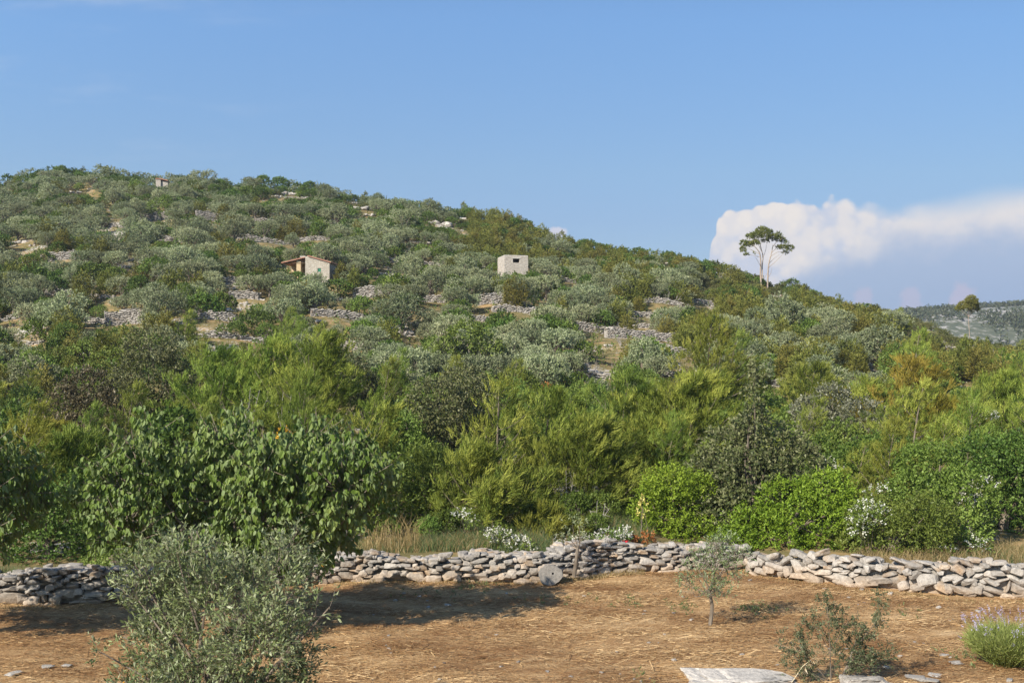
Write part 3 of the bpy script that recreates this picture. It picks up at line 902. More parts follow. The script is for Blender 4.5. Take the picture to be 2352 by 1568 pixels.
def stone_hut():
    D = 112.0
    s = D / F
    base = on_ground(1185, D)
    zc = at(1185, 628, D)[2]
    root = add_obj('stone_hut', None, None, (base[0], D, zc), R(14))
    tag(root, 'flat-topped pale rubble hut with one square window hole, standing alone on the slope', 'hut')
    wd, dep, h = 56 * s, 2.7, (628 - 587) * s
    x0, x1 = -27 * s, 29 * s
    wx0, wx1, wz0, wz1 = -7 * s, 9 * s, (628 - 603) * s, (628 - 593.5) * s
    w = MB(); t = .35; b = -1.5
    w.box((x0, 0, b), (wx0, t, h)); w.box((wx1, 0, b), (x1, t, h))
    w.box((wx0, 0, b), (wx1, t, wz0)); w.box((wx0, 0, wz1), (wx1, t, h))
    w.box((x0, t, b), (x0 + t, dep, h - .004)); w.box((x1 - t, t, b), (x1, dep, h - .004))
    w.box((x0, dep, b), (x1, dep + t, h))
    add_obj('wall', w.mesh('wall', M['rubble']), root)
    r = MB(); r.box((x0 + .03, .03, h - .02), (x1 - .03, dep + t - .03, h + .05))
    add_obj('roof', r.mesh('roof', M['concrete']), root)
    l = MB(); l.box((wx0 - .1, -.02, wz1), (wx1 + .1, .02, wz1 + .1))
    add_obj('lintel', l.mesh('lintel', M['concrete']), root)
    SCREEN.append((1144, 586, 1216, 622, D + 1.2))
    BIG.append((base[0], D + 1.5, 2.6))
    LANDMARKS.append(('the flat-topped pale hut', 1185, 605))
stone_hut()

def ruin():
    D = 158.0
    s = D / F
    p = on_ground(368, D); z = at(368, 424, D)[2]
    root = add_obj('ruined_hut', None, None, (p[0], D, z), R(10))
    tag(root, 'tiny ruined hut of pale stone with a strip of red tiles near the hilltop', 'ruin')
    w = MB(); w.box((-13 * s, 0, -2), (-2 * s, 1.5, 12 * s)); w.box((-2 * s, .2, -2), (13 * s, 1.6, 8 * s))
    add_obj('wall', w.mesh('wall', M['rubble']), root)
    r = MB()
    V = [(-13.5 * s, -.1, 12.2 * s), (-2 * s, -.1, 12.2 * s), (14 * s, -.1, 8.6 * s), (14 * s, 1.7, 8.6 * s), (-2 * s, 1.7, 12.2 * s), (-13.5 * s, 1.7, 12.2 * s)]
    V += [(x, y, zz + .14) for x, y, zz in V]
    r.add(V, [(0, 1, 4, 5), (1, 2, 3, 4), (6, 11, 10, 7), (7, 10, 9, 8), (0, 6, 7, 1), (1, 7, 8, 2), (2, 8, 9, 3), (0, 5, 11, 6), (5, 4, 10, 11), (4, 3, 9, 10)])
    add_obj('roof', r.mesh('roof', M['tile']), root)
    SCREEN.append((356, 412, 381, 423, D - .5)); BIG.append((p[0], D + .7, 1.4))
    LANDMARKS.append(('the tiny red-tiled ruin', 368, 416))
ruin()

# ------------------------------------------------------------------ terrace walls
def terraces():
    rows = [  # x0, top row, x1, top row, height px
        (108, 664, 170, 668, 13), (224, 668, 245, 690, 12), (254, 718, 324, 717, 30), (208, 726, 232, 730, 20), (456, 721, 525, 720, 17), (450, 780, 632, 779, 11),
        (329, 492, 384, 492, 16), (463, 493, 512, 492, 18), (549, 546, 670, 547, 9), (672, 547, 760, 546, 9), (373, 544, 412, 543, 13), (122, 582, 156, 580, 18), (508, 640, 552, 639, 14),
        (540, 664, 577, 664, 30), (729, 720, 829, 719, 15), (584, 503, 618, 503, 8), (0, 725, 20, 725, 16), (766, 790, 820, 792, 17), (64, 784, 80, 784, 12),
        (891, 588, 915, 588, 20), (980, 598, 1005, 600, 16), (825, 660, 878, 661, 24), (973, 670, 1008, 674, 28), (1108, 680, 1164, 678, 22), (1146, 708, 1232, 710, 13),
        (1318, 738, 1412, 752, 17), (1410, 757, 1577, 757, 20), (1087, 724, 1112, 724, 16), (1280, 639, 1308, 640, 9), (1463, 691, 1572, 697, 10), (1586, 682, 1635, 697, 10),
        (1446, 715, 1507, 716, 11), (1552, 794, 1580, 796, 27), (1540, 859, 1600, 860, 10), (1762, 864, 1794, 864, 34), (1995, 851, 2025, 851, 10), (246, 504, 270, 520, 14), (1359, 858, 1402, 862, 13), (1448, 745, 1508, 746, 9)]
    r = np.random.default_rng(33)
    names = {2: 'the tall left terrace wall', 5: 'the long low terrace wall', 13: 'the tumbled stone bank', 14: 'the wall below the tiled house', 26: 'the long straight terrace wall', 29: 'the bare-slope terrace wall', 6: 'the highest terrace wall', 21: 'the stubby wall by the house', 23: 'the short wall below the hut', 34: 'the steep stone heap', 9: 'the thin wall above the house'}
    where = []
    for k, (x0, y0, x1, y1, h) in enumerate(rows):
        if h > .55 * (x1 - x0):
            h *= .55; y0 += h * .5; y1 += h * .5
        a, b = hit(x0, y0 + h), hit(x1, y1 + h)
        D = (a[1] + b[1]) / 2
        a, b = on_ground(x0 - 16, .35 * a[1] + .65 * D), on_ground(x1 + 16, .35 * b[1] + .65 * D)
        hm = h * D / F * 1.08
        mid = on_ground((x0 + x1) / 2, D)
        hh = lambda p, y: max(.25, at(0, y, p[1])[2] - p[2])
        loc = np.array([mid[0], mid[1], 0])
        path = [(a[0] - loc[0], a[1] - loc[1], hm), (mid[0] - loc[0], mid[1] - loc[1] + r.normal() * .15, hm * r.uniform(.9, 1.1)), (b[0] - loc[0], b[1] - loc[1], hm)]
        g = lambda X, Y: gz(X + loc[0], Y + loc[1])
        mb = drystone(r, path, .7, (.15, .38), (.06, .125), 1, g, True, .08, big=1.2)
        o = add_obj('terrace_wall', mb.mesh('terrace_wall', M['terrace']), None, loc)
        where.append((o, (x0 + x1) / 2, (y0 + y1 + h) / 2, x1 - x0, h, D))
        SCREEN.append((x0 + 2, min(y0, y1) + 1, x1 - 2, max(y0, y1) + h * .75, D + .4))
        if k in names:
            LANDMARKS.append((names[k], (x0 + x1) / 2, (y0 + y1 + h) / 2))
            tag(o, names[k].replace('the ', '', 1) + ' of pale dry stone', 'terrace wall', 'dry stone terrace walls on the hill')
    return [x for x in where if 'label' not in x[0]]
REL = []           # things that get their label from where they stand: (object, look, category, group, px, py)
for o, px, py, wpx, h, D in terraces():
    REL.append((o, ('long low' if wpx > 70 else 'short') + ' pale terrace wall', 'terrace wall', 'dry stone terrace walls on the hill', px, py))

def outcrops():
    r = np.random.default_rng(44)
    for px, py, wpx in ((172, 444, 34), (205, 436, 14), (217, 456, 9), (45, 560, 40), (72, 566, 20), (664, 448, 46), (640, 452, 20), (700, 455, 20), (250, 485, 14), (990, 514, 44), (1018, 519, 40), (1062, 505, 30), (835, 482, 40), (850, 496, 30), (815, 468, 26), (925, 768, 50), (945, 775, 30), (210, 392, 14), (5, 420, 16), (605, 462, 8), (475, 480, 12), (1060, 530, 12), (975, 560, 30), (1785, 683, 26), (1530, 605, 16), (775, 690, 40), (735, 740, 30), (545, 418, 26), (30, 445, 20), (1250, 690, 16), (1400, 795, 26), (1940, 875, 26), (2215, 880, 18), (2250, 884, 14), (300, 600, 12), (560, 700, 26), (600, 690, 18), (880, 630, 18), (2130, 760, 20), (2180, 800, 30), (2090, 770, 14)):
        p = hit(px, py)
        s = wpx * p[1] / F
        mb = MB()
        for k in range(6):
            q = s * r.uniform(.25, .5)
            stone(mb, r, (r.uniform(-.4, .4) * s, r.normal() * s * .12, .1 * q), (q, q * .7, q * r.uniform(.3, .6)), frame_of((1, r.normal() * .3), r, .3), 2, rough=.03, cuts=10)
        o = add_obj('rock_outcrop', mb.mesh('rock_outcrop', M['boulder']), None, p)
        REL.append((o, 'pale limestone outcrop', 'rock', 'limestone outcrops on the hillside', px, py))
        SCREEN.append((px - wpx * .4, py - wpx * .3, px + wpx * .4, py + 2, p[1] - .3))
outcrops()

# ------------------------------------------------------------------ umbrella pines on the ridge
def umbrella_pine():
    r = np.random.default_rng(61)
    D = 146.0
    s = D / F
    p = on_ground(1756, D)
    z = at(1756, 648, D)[2]
    tr, cr = MB(), MB()
    T = lambda px, py, y=0.: np.array([(px - 1756) * s, y, (648 - py) * s])
    def limb(pts, r0, r1):
        q = np.array([T(*a) for a in pts])
        k = np.linspace(0, 1, len(q)); kk = np.linspace(0, 1, 12)
        tr.tube(np.stack([np.interp(kk, k, q[:, i]) for i in range(3)], 1), (r0 * .72, r1 * .8), 6)
    limb([(1750, 662, 0), (1748, 625, .1), (1749, 605, 0), (1746, 582, -.3), (1738, 572, -.5), (1728, 563, -.6)], .17, .05)
    limb([(1752, 640, 0), (1753, 612, .3), (1756, 586, .5), (1752, 570, .6), (1748, 552, .5)], .12, .05)
    limb([(1764, 662, 0), (1765, 625, 0), (1767, 603, -.1), (1773, 584, .1), (1778, 562, .2)], .15, .05)
    for e in [((1767, 605, 0), (1782, 592, .5), (1795, 583, .8)), ((1766, 615, 0), (1784, 598, -.5), (1800, 581, -.8)), ((1772, 588, 0), (1788, 578, 0), (1808, 578, .4)), ((1746, 590, 0), (1735, 586, .4), (1726, 583, .8)),
              ((1746, 583, 0), (1725, 570, .6), (1712, 566, .8)), ((1756, 590, .4), (1764, 572, .9), (1766, 558, 1.)), ((1750, 615, 0), (1740, 600, -.5), (1733, 592, -.9)), ((1774, 580, 0), (1790, 565, .6), (1800, 558, .8)),
              ((1755, 640, 0), (1762, 630, .2), (1771, 622, .5)), ((1764, 640, 0), (1770, 628, -.4), (1772, 615, -.6)), ((1778, 565, .1), (1786, 553, -.3), (1798, 548, -.6)), ((1752, 580, 0), (1743, 560, 0), (1735, 545, .3))]:
        limb(e, .05, .018)
    L = [(1750, 532, 14, 10), (1738, 543, 16, 10), (1728, 541, 9, 7), (1757, 541, 12, 9), (1763, 536, 7, 6), (1722, 561, 13, 7), (1711, 558, 8, 6), (1733, 560, 11, 7), (1706, 573, 5, 5), (1716, 573, 5, 3), (1712, 586, 5, 3), (1731, 583, 3, 2),
         (1779, 543, 10, 8), (1792, 547, 11, 8), (1803, 551, 7, 7), (1772, 549, 6, 5), (1788, 538, 5, 4), (1800, 568, 11, 5), (1814, 571, 8, 6), (1807, 580, 6, 4), (1790, 566, 6, 3), (1805, 559, 4, 3), (1760, 553, 8, 4)]
    lobes = [(*T(px, py, r.normal() * .7), rx * s, rx * s * 1.1, rz * s) for px, py, rx, rz in L]
    lobes = [l[:3] + tuple(q * .92 for q in l[3:]) for l in lobes]
    P, Dn, tone = crown_sprays(r, lobes, 1500, .3, .9, .6)
    leaves(cr, r, P, Dn, 15, .24, .18, .05, .5, .5, 0, tone, tri=True)
    root = place('umbrella_pine', [('trunk', tr.mesh('trunk', M['palebark'])), ('crown', cr.mesh('crown', M['umbrella']))], (p[0], D, z))
    tag(root, 'tall flat-crowned pine with forked bare pale trunks against the white cloud', 'pine tree')
    LANDMARKS.append(('the tall forked pine', 1760, 620))
    SCREEN.append((1722, 592, 1790, 640, D - .5))
    # the rounder pine on a thin trunk further right
    D = 128.0; s = D / F
    z = at(2225, 782, D)[2]
    tr, cr = MB(), MB()
    T = lambda px, py, y=0.: np.array([(px - 2225) * s, y, (782 - py) * s])
    q = [T(2229, 800), T(2227, 760), T(2225, 730), T(2226, 700)]
    tr.tube(np.array(q), (.04, .03), 6)
    for e in [(2205, 712), (2243, 712), (2215, 700), (2236, 700)]:
        tr.tube(curve_pts(T(2226, 728), T(*e, r.normal() * .3), (0, 0, .05)), (.04, .015), 4)
    lobes = [(*T(px, py, r.normal() * .4), rx * s * 1.15, rx * s * 1.15, rz * s * 1.1) for px, py, rx, rz in [(2226, 692, 10, 9), (2214, 702, 10, 7), (2236, 701, 11, 9), (2222, 706, 12, 7), (2241, 710, 8, 6), (2206, 709, 7, 4)]]
    P, Dn, tone = crown_sprays(r, lobes, 800, .35, .85, .6)
    leaves(cr, r, P, Dn, 14, .22, .18, .045, .5, .3, 0, tone, tri=True)
    g = on_ground(2225, D)
    root = place('umbrella_pine', [('trunk', tr.mesh('trunk', M['palebark'])), ('crown', cr.mesh('crown', M['umbrella']))], (g[0], D, z))
    tag(root, 'small round-topped pine on a thin trunk in front of the far rocky hill', 'pine tree')
    LANDMARKS.append(('the small round pine', 2225, 720))
    SCREEN.append((2205, 690, 2248, 770, D - .5))
umbrella_pine()

# ------------------------------------------------------------------ the big plants between the wall and the terraces
NEARP = []
def lobes_px(rows, cx, base, D, seed, depth=1.0):
    """crown lobes given as picture ellipses, at their real size at distance D"""
    r = np.random.default_rng(seed)
    s = D / F
    zb = at(cx, base, D)[2]
    out = []
    for px, py, rx, rz in rows:
        q = at(px, py, D)
        out.append((q[0] - at(cx, base, D)[0], r.normal() * depth * .6, q[2] - zb, rx * s, rx * s, rz * s))
    return out, (at(cx, base, D)[0], D, float(zb))
def big(kind, label, cat, cx, base, D, rows, seed, n, mat='oak', leaf=(.10, .055), depth=1.0, group=None, land=None):
    lobes, loc = lobes_px(rows, cx, base, D, seed, depth)
    g = float(gz(loc[0], loc[1]))
    dz = loc[2] - g
    lobes = [(a, b, c + dz, d, e, f) for a, b, c, d, e, f in lobes]
    root = place(kind, oak_parts(seed, lobes, n, leaf, mat, max(.3, .2 * max(l[2] for l in lobes))), (loc[0], loc[1], g))
    tag(root, label, cat, group)
    for px, py, rx, rz in rows:
        NEARP.append((px, py, rx, rz, D))
    BIG.append((loc[0], loc[1], .55 * (max(l[0] + l[3] for l in lobes) - min(l[0] - l[3] for l in lobes)) * .7))
    if land:
        LANDMARKS.append((land, cx, np.mean([q[1] for q in rows])))
    return root
HO = 'holm oaks in the scrub'
big('holm_oak', 'broad pale-tipped holm oak, tallest of the dark oaks, behind the broad-leaved tree', 'oak tree', 340, 1060, 43, [(340, 800, 55, 45), (330, 860, 70, 60), (385, 880, 50, 60), (300, 930, 60, 60), (360, 960, 65, 55), (320, 1010, 70, 50)], 1, 1500, group=HO, land='the tall pale-tipped oak')
big('holm_oak', 'brownish holm oak beside the tallest oak, behind the broad-leaved tree', 'oak tree', 200, 1070, 40, [(200, 900, 45, 45), (160, 950, 50, 55), (230, 960, 60, 60), (180, 1010, 65, 50), (250, 1030, 60, 45)], 2, 1300, 'oakbrown', group=HO)
big('holm_oak', 'round dark holm oak with pale leaf tips standing alone mid-slope', 'oak tree', 1050, 1085, 38, [(1060, 885, 48, 35), (1010, 920, 55, 45), (1090, 930, 50, 55), (1040, 980, 75, 60), (1000, 1010, 45, 50), (1090, 1010, 55, 50)], 3, 1500, group=HO, land='the round dark oak')
big('holm_oak', 'narrow dark holm oak in the gap behind the left pines', 'oak tree', 800, 985, 46, [(800, 850, 35, 35), (780, 885, 40, 35), (820, 900, 40, 45), (800, 945, 45, 40)], 4, 900, group=HO)
big('holm_oak', 'large dark holm oak with a thin spire top above the bright shrub', 'oak tree', 1735, 1250, 29.5, [(1722, 880, 7, 40), (1716, 940, 13, 45), (1728, 990, 26, 45), (1700, 1000, 14, 30), (1690, 1040, 60, 50), (1780, 1030, 65, 45), (1830, 1075, 50, 50), (1720, 1100, 80, 60), (1650, 1110, 60, 60), (1800, 1130, 60, 55), (1720, 1180, 70, 55), (1640, 1180, 60, 50)], 5, 2100, group=HO, land='the dark oak with the spire')
big('holm_oak', 'greyish holm oak with silvery leaf tips, behind the dark spired oak', 'oak tree', 1925, 1050, 41, [(1925, 920, 35, 28), (1885, 950, 40, 30), (1950, 960, 45, 35), (1880, 985, 40, 35), (1930, 1000, 50, 35)], 6, 1000, 'oaksilver', group=HO, land='the silvery oak')
MS = 'bright shrubs behind the dry stone walls'
big('bright_shrub', 'bright yellow-green shrub spilling over the corner where the walls meet', 'shrub', 1810, 1270, 27.6, [(1900, 1130, 50, 35), (1820, 1160, 60, 45), (1740, 1220, 70, 40), (1860, 1200, 80, 50), (1920, 1190, 50, 50), (1690, 1245, 40, 30), (1790, 1240, 70, 35), (1890, 1245, 60, 35), (1730, 1262, 40, 28)], 11, 1900, 'bright', (.075, .04), .5, MS, 'the bright corner shrub')
big('bright_shrub', 'light green leafy shrub at the broad wall, next to the yellow leaves', 'shrub', 1550, 1250, 28.6, [(1540, 1120, 50, 40), (1500, 1170, 35, 40), (1560, 1170, 60, 50), (1520, 1215, 45, 35), (1600, 1140, 40, 40), (1590, 1220, 50, 30)], 12, 1300, 'bright', (.07, .04), .5, MS, 'the light green wall shrub')
big('olive_green_shrub', 'olive-green shrub under the white blossom behind the chunky wall', 'shrub', 2060, 1290, 26.2, [(2030, 1200, 55, 40), (2090, 1190, 55, 50), (2050, 1250, 80, 40), (2120, 1240, 50, 45), (1990, 1240, 40, 35)], 13, 1300, 'green', (.07, .035), .5, MS, 'the white-blossomed shrub')
big('olive_green_shrub', 'tall mid-green shrub between the two white blossom patches', 'shrub', 2150, 1290, 27.5, [(2140, 1080, 60, 50), (2090, 1130, 50, 40), (2190, 1150, 60, 60), (2150, 1210, 60, 50), (2210, 1230, 50, 45)], 14, 1300, 'green', (.075, .045), .6, MS)
big('dark_green_shrub', 'dark glossy shrub at the frame edge behind the dry grass', 'shrub', 2310, 1260, 29, [(2290, 1080, 60, 50), (2340, 1060, 60, 60), (2360, 1140, 50, 60), (2300, 1170, 60, 50), (2260, 1060, 50, 40), (2380, 1210, 60, 50)], 15, 1300, 'mastic', (.08, .05), .6, MS)
big('dark_green_shrub', 'leafy green shrub with orange fruit behind the spired oak', 'shrub', 2010, 1190, 32, [(1990, 1060, 60, 40), (1930, 1090, 50, 40), (2050, 1050, 60, 45), (2010, 1120, 70, 50), (1920, 1110, 40, 40)], 16, 1200, 'green', (.08, .05), .6, MS)
big('dark_green_shrub', 'rounded green shrub in the gap right of the broad-leaved tree', 'shrub', 945, 1240, 30.5, [(945, 1110, 45, 35), (920, 1150, 45, 45), (975, 1150, 40, 45), (945, 1195, 50, 40)], 17, 800, 'green', (.07, .045), .5, MS, 'the rounded green shrub')
big('dark_green_shrub', 'shaded evergreen shrub behind the wall under the broad-leaved tree', 'shrub', 110, 1300, 25.6, [(60, 1200, 70, 60), (140, 1190, 60, 70), (30, 1250, 70, 50), (120, 1260, 80, 45), (200, 1240, 50, 50)], 18, 1100, 'mastic', (.07, .04), .4, MS)
big('dark_green_shrub', 'dark shrub beside the lone round oak, in its shade', 'shrub', 930, 1110, 36, [(920, 1000, 45, 45), (950, 1050, 50, 45), (900, 1050, 40, 40)], 19, 800, 'mastic', (.08, .05), .6, MS)
big('dark_green_shrub', 'low bramble mat on top of the wall beside the young olive crown', 'shrub', 265, 1305, 24.2, [(270, 1290, 45, 16), (235, 1298, 30, 12), (310, 1285, 40, 18)], 20, 300, 'green', (.05, .035), .2)

def pine(label, cx, base, D, top, width, seed, dens=1.0, lean=.1, land=None, wind=(.38, .08, .35), tint='pine'):
    b = at(cx, base, D)
    g = float(gz(b[0], D))
    H = at(cx, top, D)[2] - g
    wm = width * D / F
    parts = pine_parts(40 + seed, H, dens, wind, .36 * wm / (.36 * H) * .82, (.15, .016 + D * .00012), .34, lean)
    if tint != 'pine':
        parts[1][1].materials[0] = M[tint]
    root = place('pine_tree', parts, (b[0], D, g))
    tag(root, label, 'pine tree', GRP['pine_tree'])
    NEARP.append((cx, (top + base) / 2, width * .4, (base - top) / 2, D))
    BIG.append((b[0], D, .3 * wm))
    if land:
        LANDMARKS.append((land, cx + 20, (top + base) / 2))
pine('slender young pine with bare pale leader and sparse top right of the round oak', 1140, 1215, 31, 895, 190, 0, .75, .02, 'the bare-tipped slender pine')
pine('windswept feathery pine directly behind the broad wall flowers', 1240, 1225, 32.5, 915, 260, 1, 1.35, .12, 'the windswept pine')
pine('spreading low pine branches behind the dry grass on the wall', 1090, 1235, 29.2, 1050, 250, 2, 1.1, .05)
pine('darker pine behind the windswept pair, with a bare side twig', 1420, 1190, 36, 880, 250, 3, 1.2, .1)
pine('windswept pine between the windswept feathery one and the light green shrub', 1340, 1225, 31, 985, 230, 4, 1.3, .15)
pine('large bushy pine left of the spired oak', 1575, 1170, 35, 880, 270, 5, 1.6, .1, 'the large bushy pine')
pine('tall ragged pine rising highest behind the large bushy pine', 1620, 1000, 50, 742, 190, 6, 1.3, .06, 'the tall ragged pine')
pine('bushy pine filling the gap before the spired oak', 1480, 1200, 33, 980, 200, 20, 1.2, .1)
pine('leftmost of the three big pines above the broad-leaved tree', 490, 1040, 42, 815, 220, 7, 1.4, .1)
pine('middle of the three big pines above the broad-leaved tree', 600, 1040, 41, 800, 240, 8, 1.6, .12, 'the three big pines')
pine('largest, rightmost of the three big pines above the broad-leaved tree', 710, 1040, 39, 785, 260, 9, 1.7, .12)
pine('leaning feathery pine peeping out behind the broad-leaved tree crown', 820, 1190, 29, 950, 130, 10, .9, .25)
pine('ochre-tinged bushy pine behind the cherry leaves at the frame edge', 70, 1170, 33, 985, 200, 11, 1.2, .1, None, (.38, .08, .35), 'pineochre')
pine('low pine between the brownish oak and the frame edge', 160, 1180, 31, 1010, 190, 12, 1.2, .1)
pine('tall yellowish pine on the slope above the orange-fruited shrub', 2080, 1060, 45, 840, 210, 13, 1.3, .08, 'the tall yellowish pine', (.38, .08, .35), 'pineochre')
pine('yellow-green pine with visible whorled branches below the yellowish pine', 2150, 1080, 42, 930, 170, 14, 1.1, .05, None, (.4, .1, .35), 'pineochre')
pine('bright feathery pine behind the silvery oak', 1850, 980, 49, 850, 150, 15, 1.1, .1)
pine('feathery pine left of the tall yellowish pine', 1980, 1010, 48, 885, 140, 16, 1.1, .1)
pine('broad pine at the frame edge above the dark glossy shrub', 2300, 1040, 44, 870, 210, 17, 1.3, .08)
pine('small pine sapling behind the white blossom on the wall', 1130, 1250, 28, 1110, 90, 18, .6, .06)
pine('yellow-tufted pine seedling above the low white blossom mat', 1250, 1245, 27.6, 1185, 110, 19, .6, .1)

# ------------------------------------------------------------------ hillside planting: every bush a thing
def px_of(x, y, z):
    return proj((x, y, z))
def kind_at(px, py, D, r):
    q = r.random()
    def pick(**w):
        t = 0; s = sum(w.values())
        for k, v in w.items():
            t += v / s
            if q < t:
                return k
    if D < 62:
        if px < 420: return pick(leafy_shrub=.6, mastic_shrub=.3, pine_tree=.1)
        if px < 850: return pick(leafy_shrub=.6, mastic_shrub=.3, pine_tree=.1)
        if px < 1500: return pick(leafy_shrub=.66, mastic_shrub=.3, pine_tree=.04)
        if px < 1760: return pick(leafy_shrub=.5, pine_tree=.2, mastic_shrub=.3)
        return pick(leafy_shrub=.5, mastic_shrub=.3, pine_tree=.2)
    if D < 76:
        if px < 420: return pick(leafy_shrub=.4, olive_tree=.35, juniper_shrub=.15, mastic_shrub=.1)
        if px < 800: return pick(pine_tree=.35, olive_tree=.2, leafy_shrub=.3, juniper_shrub=.15)
        if px < 1500: return pick(leafy_shrub=.35, olive_tree=.45, mastic_shrub=.15, dead_shrub=.05)
        if px < 2000: return pick(olive_tree=.45, leafy_shrub=.2, juniper_shrub=.25, mastic_shrub=.1)
        return pick(juniper_shrub=.55, leafy_shrub=.2, pine_tree=.15, olive_tree=.1)
    if px > 1560 + (850 - py) * .25:
        if py > 760 and px < 2050: return pick(olive_tree=.4, juniper_shrub=.4, mastic_shrub=.2)
        if px > 2050 and D > 95: return pick(low_scrub=.5, dead_shrub=.2, juniper_shrub=.15, pine_tree=.15)
        if D > 112: return pick(low_scrub=.55, juniper_shrub=.24, mastic_shrub=.14, dead_shrub=.08)
        return pick(juniper_shrub=.55, mastic_shrub=.16, low_scrub=.22, olive_tree=.03, dead_shrub=.04)
    if px > 1060 and D > 122:
        return pick(juniper_shrub=.55, mastic_shrub=.3, olive_tree=.1, low_scrub=.05)
    if px > 1380:
        return pick(olive_tree=.42, juniper_shrub=.4, mastic_shrub=.13, dead_shrub=.05)
    if D > 140:
        return pick(olive_tree=.43, mastic_shrub=.46, juniper_shrub=.03, low_scrub=.08)
    if px < 400 and D < 120: return pick(olive_tree=.45, mastic_shrub=.27, juniper_shrub=.12, dead_shrub=.1, leafy_shrub=.06)
    return pick(olive_tree=.56, mastic_shrub=.31, juniper_shrub=.04, leafy_shrub=.05, dead_shrub=.04)

LIMIT = {'olive_tree': 300, 'mastic_shrub': 280, 'leafy_shrub': 280, 'juniper_shrub': 280, 'low_scrub': 160, 'pine_tree': 90, 'dead_shrub': 60}
def lite_crown(k):
    out = []
    for q in range(3):
        r = np.random.default_rng(4000 + q)
        mb = MB()
        w, h = WID[k] / 2, HGT[k]
        if k in ('juniper_shrub', 'pine_tree'):
            lobes = [(r.normal() * .1, r.normal() * .1, h * f, w * (1.05 - f), w * (1.05 - f), h * .16) for f in (.2, .4, .6, .8)]
        else:
            lobes = [(r.normal() * w * .4, r.normal() * w * .4, h * r.uniform(.45, .7), w * .55, w * .55, h * .3) for _ in range(6)]
        P, Dn, tone = crown_sprays(r, lobes, 100, .5, .7, .5)
        leaves(mb, r, P, Dn, 9, .36, .3, .13 if k != 'juniper_shrub' else .09, .6, .6, 0, tone)
        out.append((np.concatenate(mb.V), np.concatenate(mb.Q), None, np.concatenate(mb.T)))
    return out
def scatter():
    r = np.random.default_rng(2024)
    acc = []
    cell = {}
    def near(x, y, rad):
        i, j = int(x // 4), int(y // 4)
        for a in range(i - 1, i + 2):
            for b in range(j - 1, j + 2):
                for (x2, y2, r2) in cell.get((a, b), ()):
                    if (x - x2) ** 2 + (y - y2) ** 2 < (rad + r2) ** 2:
                        return True
        return False
    def put(x, y, rad):
        cell.setdefault((int(x // 4), int(y // 4)), []).append((x, y, rad))
    for x, y, rad in BIG:
        for dx in np.arange(-rad, rad + .1, 1.2):
            put(x + dx, y, min(rad, 1.3))
    def attempt(px, D, kind=None, sc=None, tight=1.0):
        x = (px - 1176) / F * D
        if D < np.interp(x, WX, WY) + 1.7:
            return
        if D > ridge_D(px) + 4:
            return
        z = float(gz(x, D))
        ppx, ppy = px_of(x, D, z)
        k = kind or kind_at(ppx, ppy, D, r)
        s = sc or np.clip(r.lognormal(-.02, .2), .62, 1.5)
        if k == 'pine_tree': s *= .55 if D > 76 else .72
        if D < 62 and k in ('leafy_shrub', 'mastic_shrub'): s *= .8
        if kind is None and D < 31.5 and 830 < px < 1490:
            if k == 'pine_tree': k = 'mastic_shrub'
            s = r.uniform(.22, .42)
        if k == 'olive_tree': s *= .62 if D > 125 else .68 if D > 85 else .72
        if k == 'juniper_shrub': s *= .72 if D > 110 else .85
        if k == 'mastic_shrub' and D > 100: s *= .82
        rad = .5 * WID[k] * s * (.56 if k in ('olive_tree',) else .52) * tight
        if near(x, D, rad):
            return
        h, wpx = HGT[k] * s * F / D, WID[k] * s * F / D
        for (a0, b0, a1, b1, DD) in SCREEN:
            if D < DD and ppx + wpx * .48 > a0 and ppx - wpx * .48 < a1 and ppy - h * .98 < b1 and ppy > b0:
                ov = (min(ppx + wpx * .48, a1) - max(ppx - wpx * .48, a0)) / (a1 - a0)
                if ov > .2:
                    return
        if not kind and ppy - h * .93 < np.interp(ppx, SK[:, 0], SK[:, 1]) - 10 + (8 if ppx > 1350 else 0):
            return
        put(x, D, rad)
        acc.append([D, x, z, k, s, ppx, ppy, wpx, h])
    for px, D, k, s in ((1064, 168, 'pine_tree', .9), (240, 170, 'juniper_shrub', 1.2), (135, 171, 'mastic_shrub', 1.5), (460, 170, 'mastic_shrub', 1.3), (1130, 163, 'juniper_shrub', 1.2), (1170, 162, 'juniper_shrub', 1.25), (1215, 161, 'juniper_shrub', 1.1), (1820, 148, 'mastic_shrub', 1.4), (1660, 154, 'mastic_shrub', 1.2), (1700, 153, 'juniper_shrub', .9),
                        (715, 100, 'leafy_shrub', 1.0), (1925, 143, 'juniper_shrub', 1.0), (2000, 122, 'juniper_shrub', 1.2), (1975, 92, 'juniper_shrub', 1.3), (2130, 86, 'juniper_shrub', 1.5), (2215, 118, 'pine_tree', .8), (2260, 116, 'pine_tree', .95), (2340, 112, 'pine_tree', 1.0), (1280, 75, 'olive_tree', 1.15), (1800, 84, 'olive_tree', 1.1), (1860, 82, 'olive_tree', 1.1), (680, 88, 'olive_tree', 1.2), (840, 118, 'olive_tree', 1.2), (1255, 115, 'olive_tree', 1.15), (1210, 96, 'olive_tree', 1.1), (1070, 105, 'olive_tree', 1.2), (1440, 112, 'juniper_shrub', 1.2), (1490, 111, 'juniper_shrub', 1.2), (180, 95, 'juniper_shrub', 1.3), (285, 98, 'juniper_shrub', 1.3), (80, 115, 'juniper_shrub', 1.2)):
        attempt(px, D, k, s, .6)
    for _ in range(32000):
        D = math.sqrt(r.uniform(27.5 ** 2, 178 ** 2)) if r.random() < .8 else r.uniform(27.5, 76)
        attempt(r.uniform(-130, 2480), D)
    # nearest first, leaving out what nearer crowns hide altogether
    acc.sort()
    W, Hh = 588, 392
    occ = np.zeros((Hh, W), bool)
    yy_, xx_ = np.mgrid[0:Hh, 0:W] * 4.0
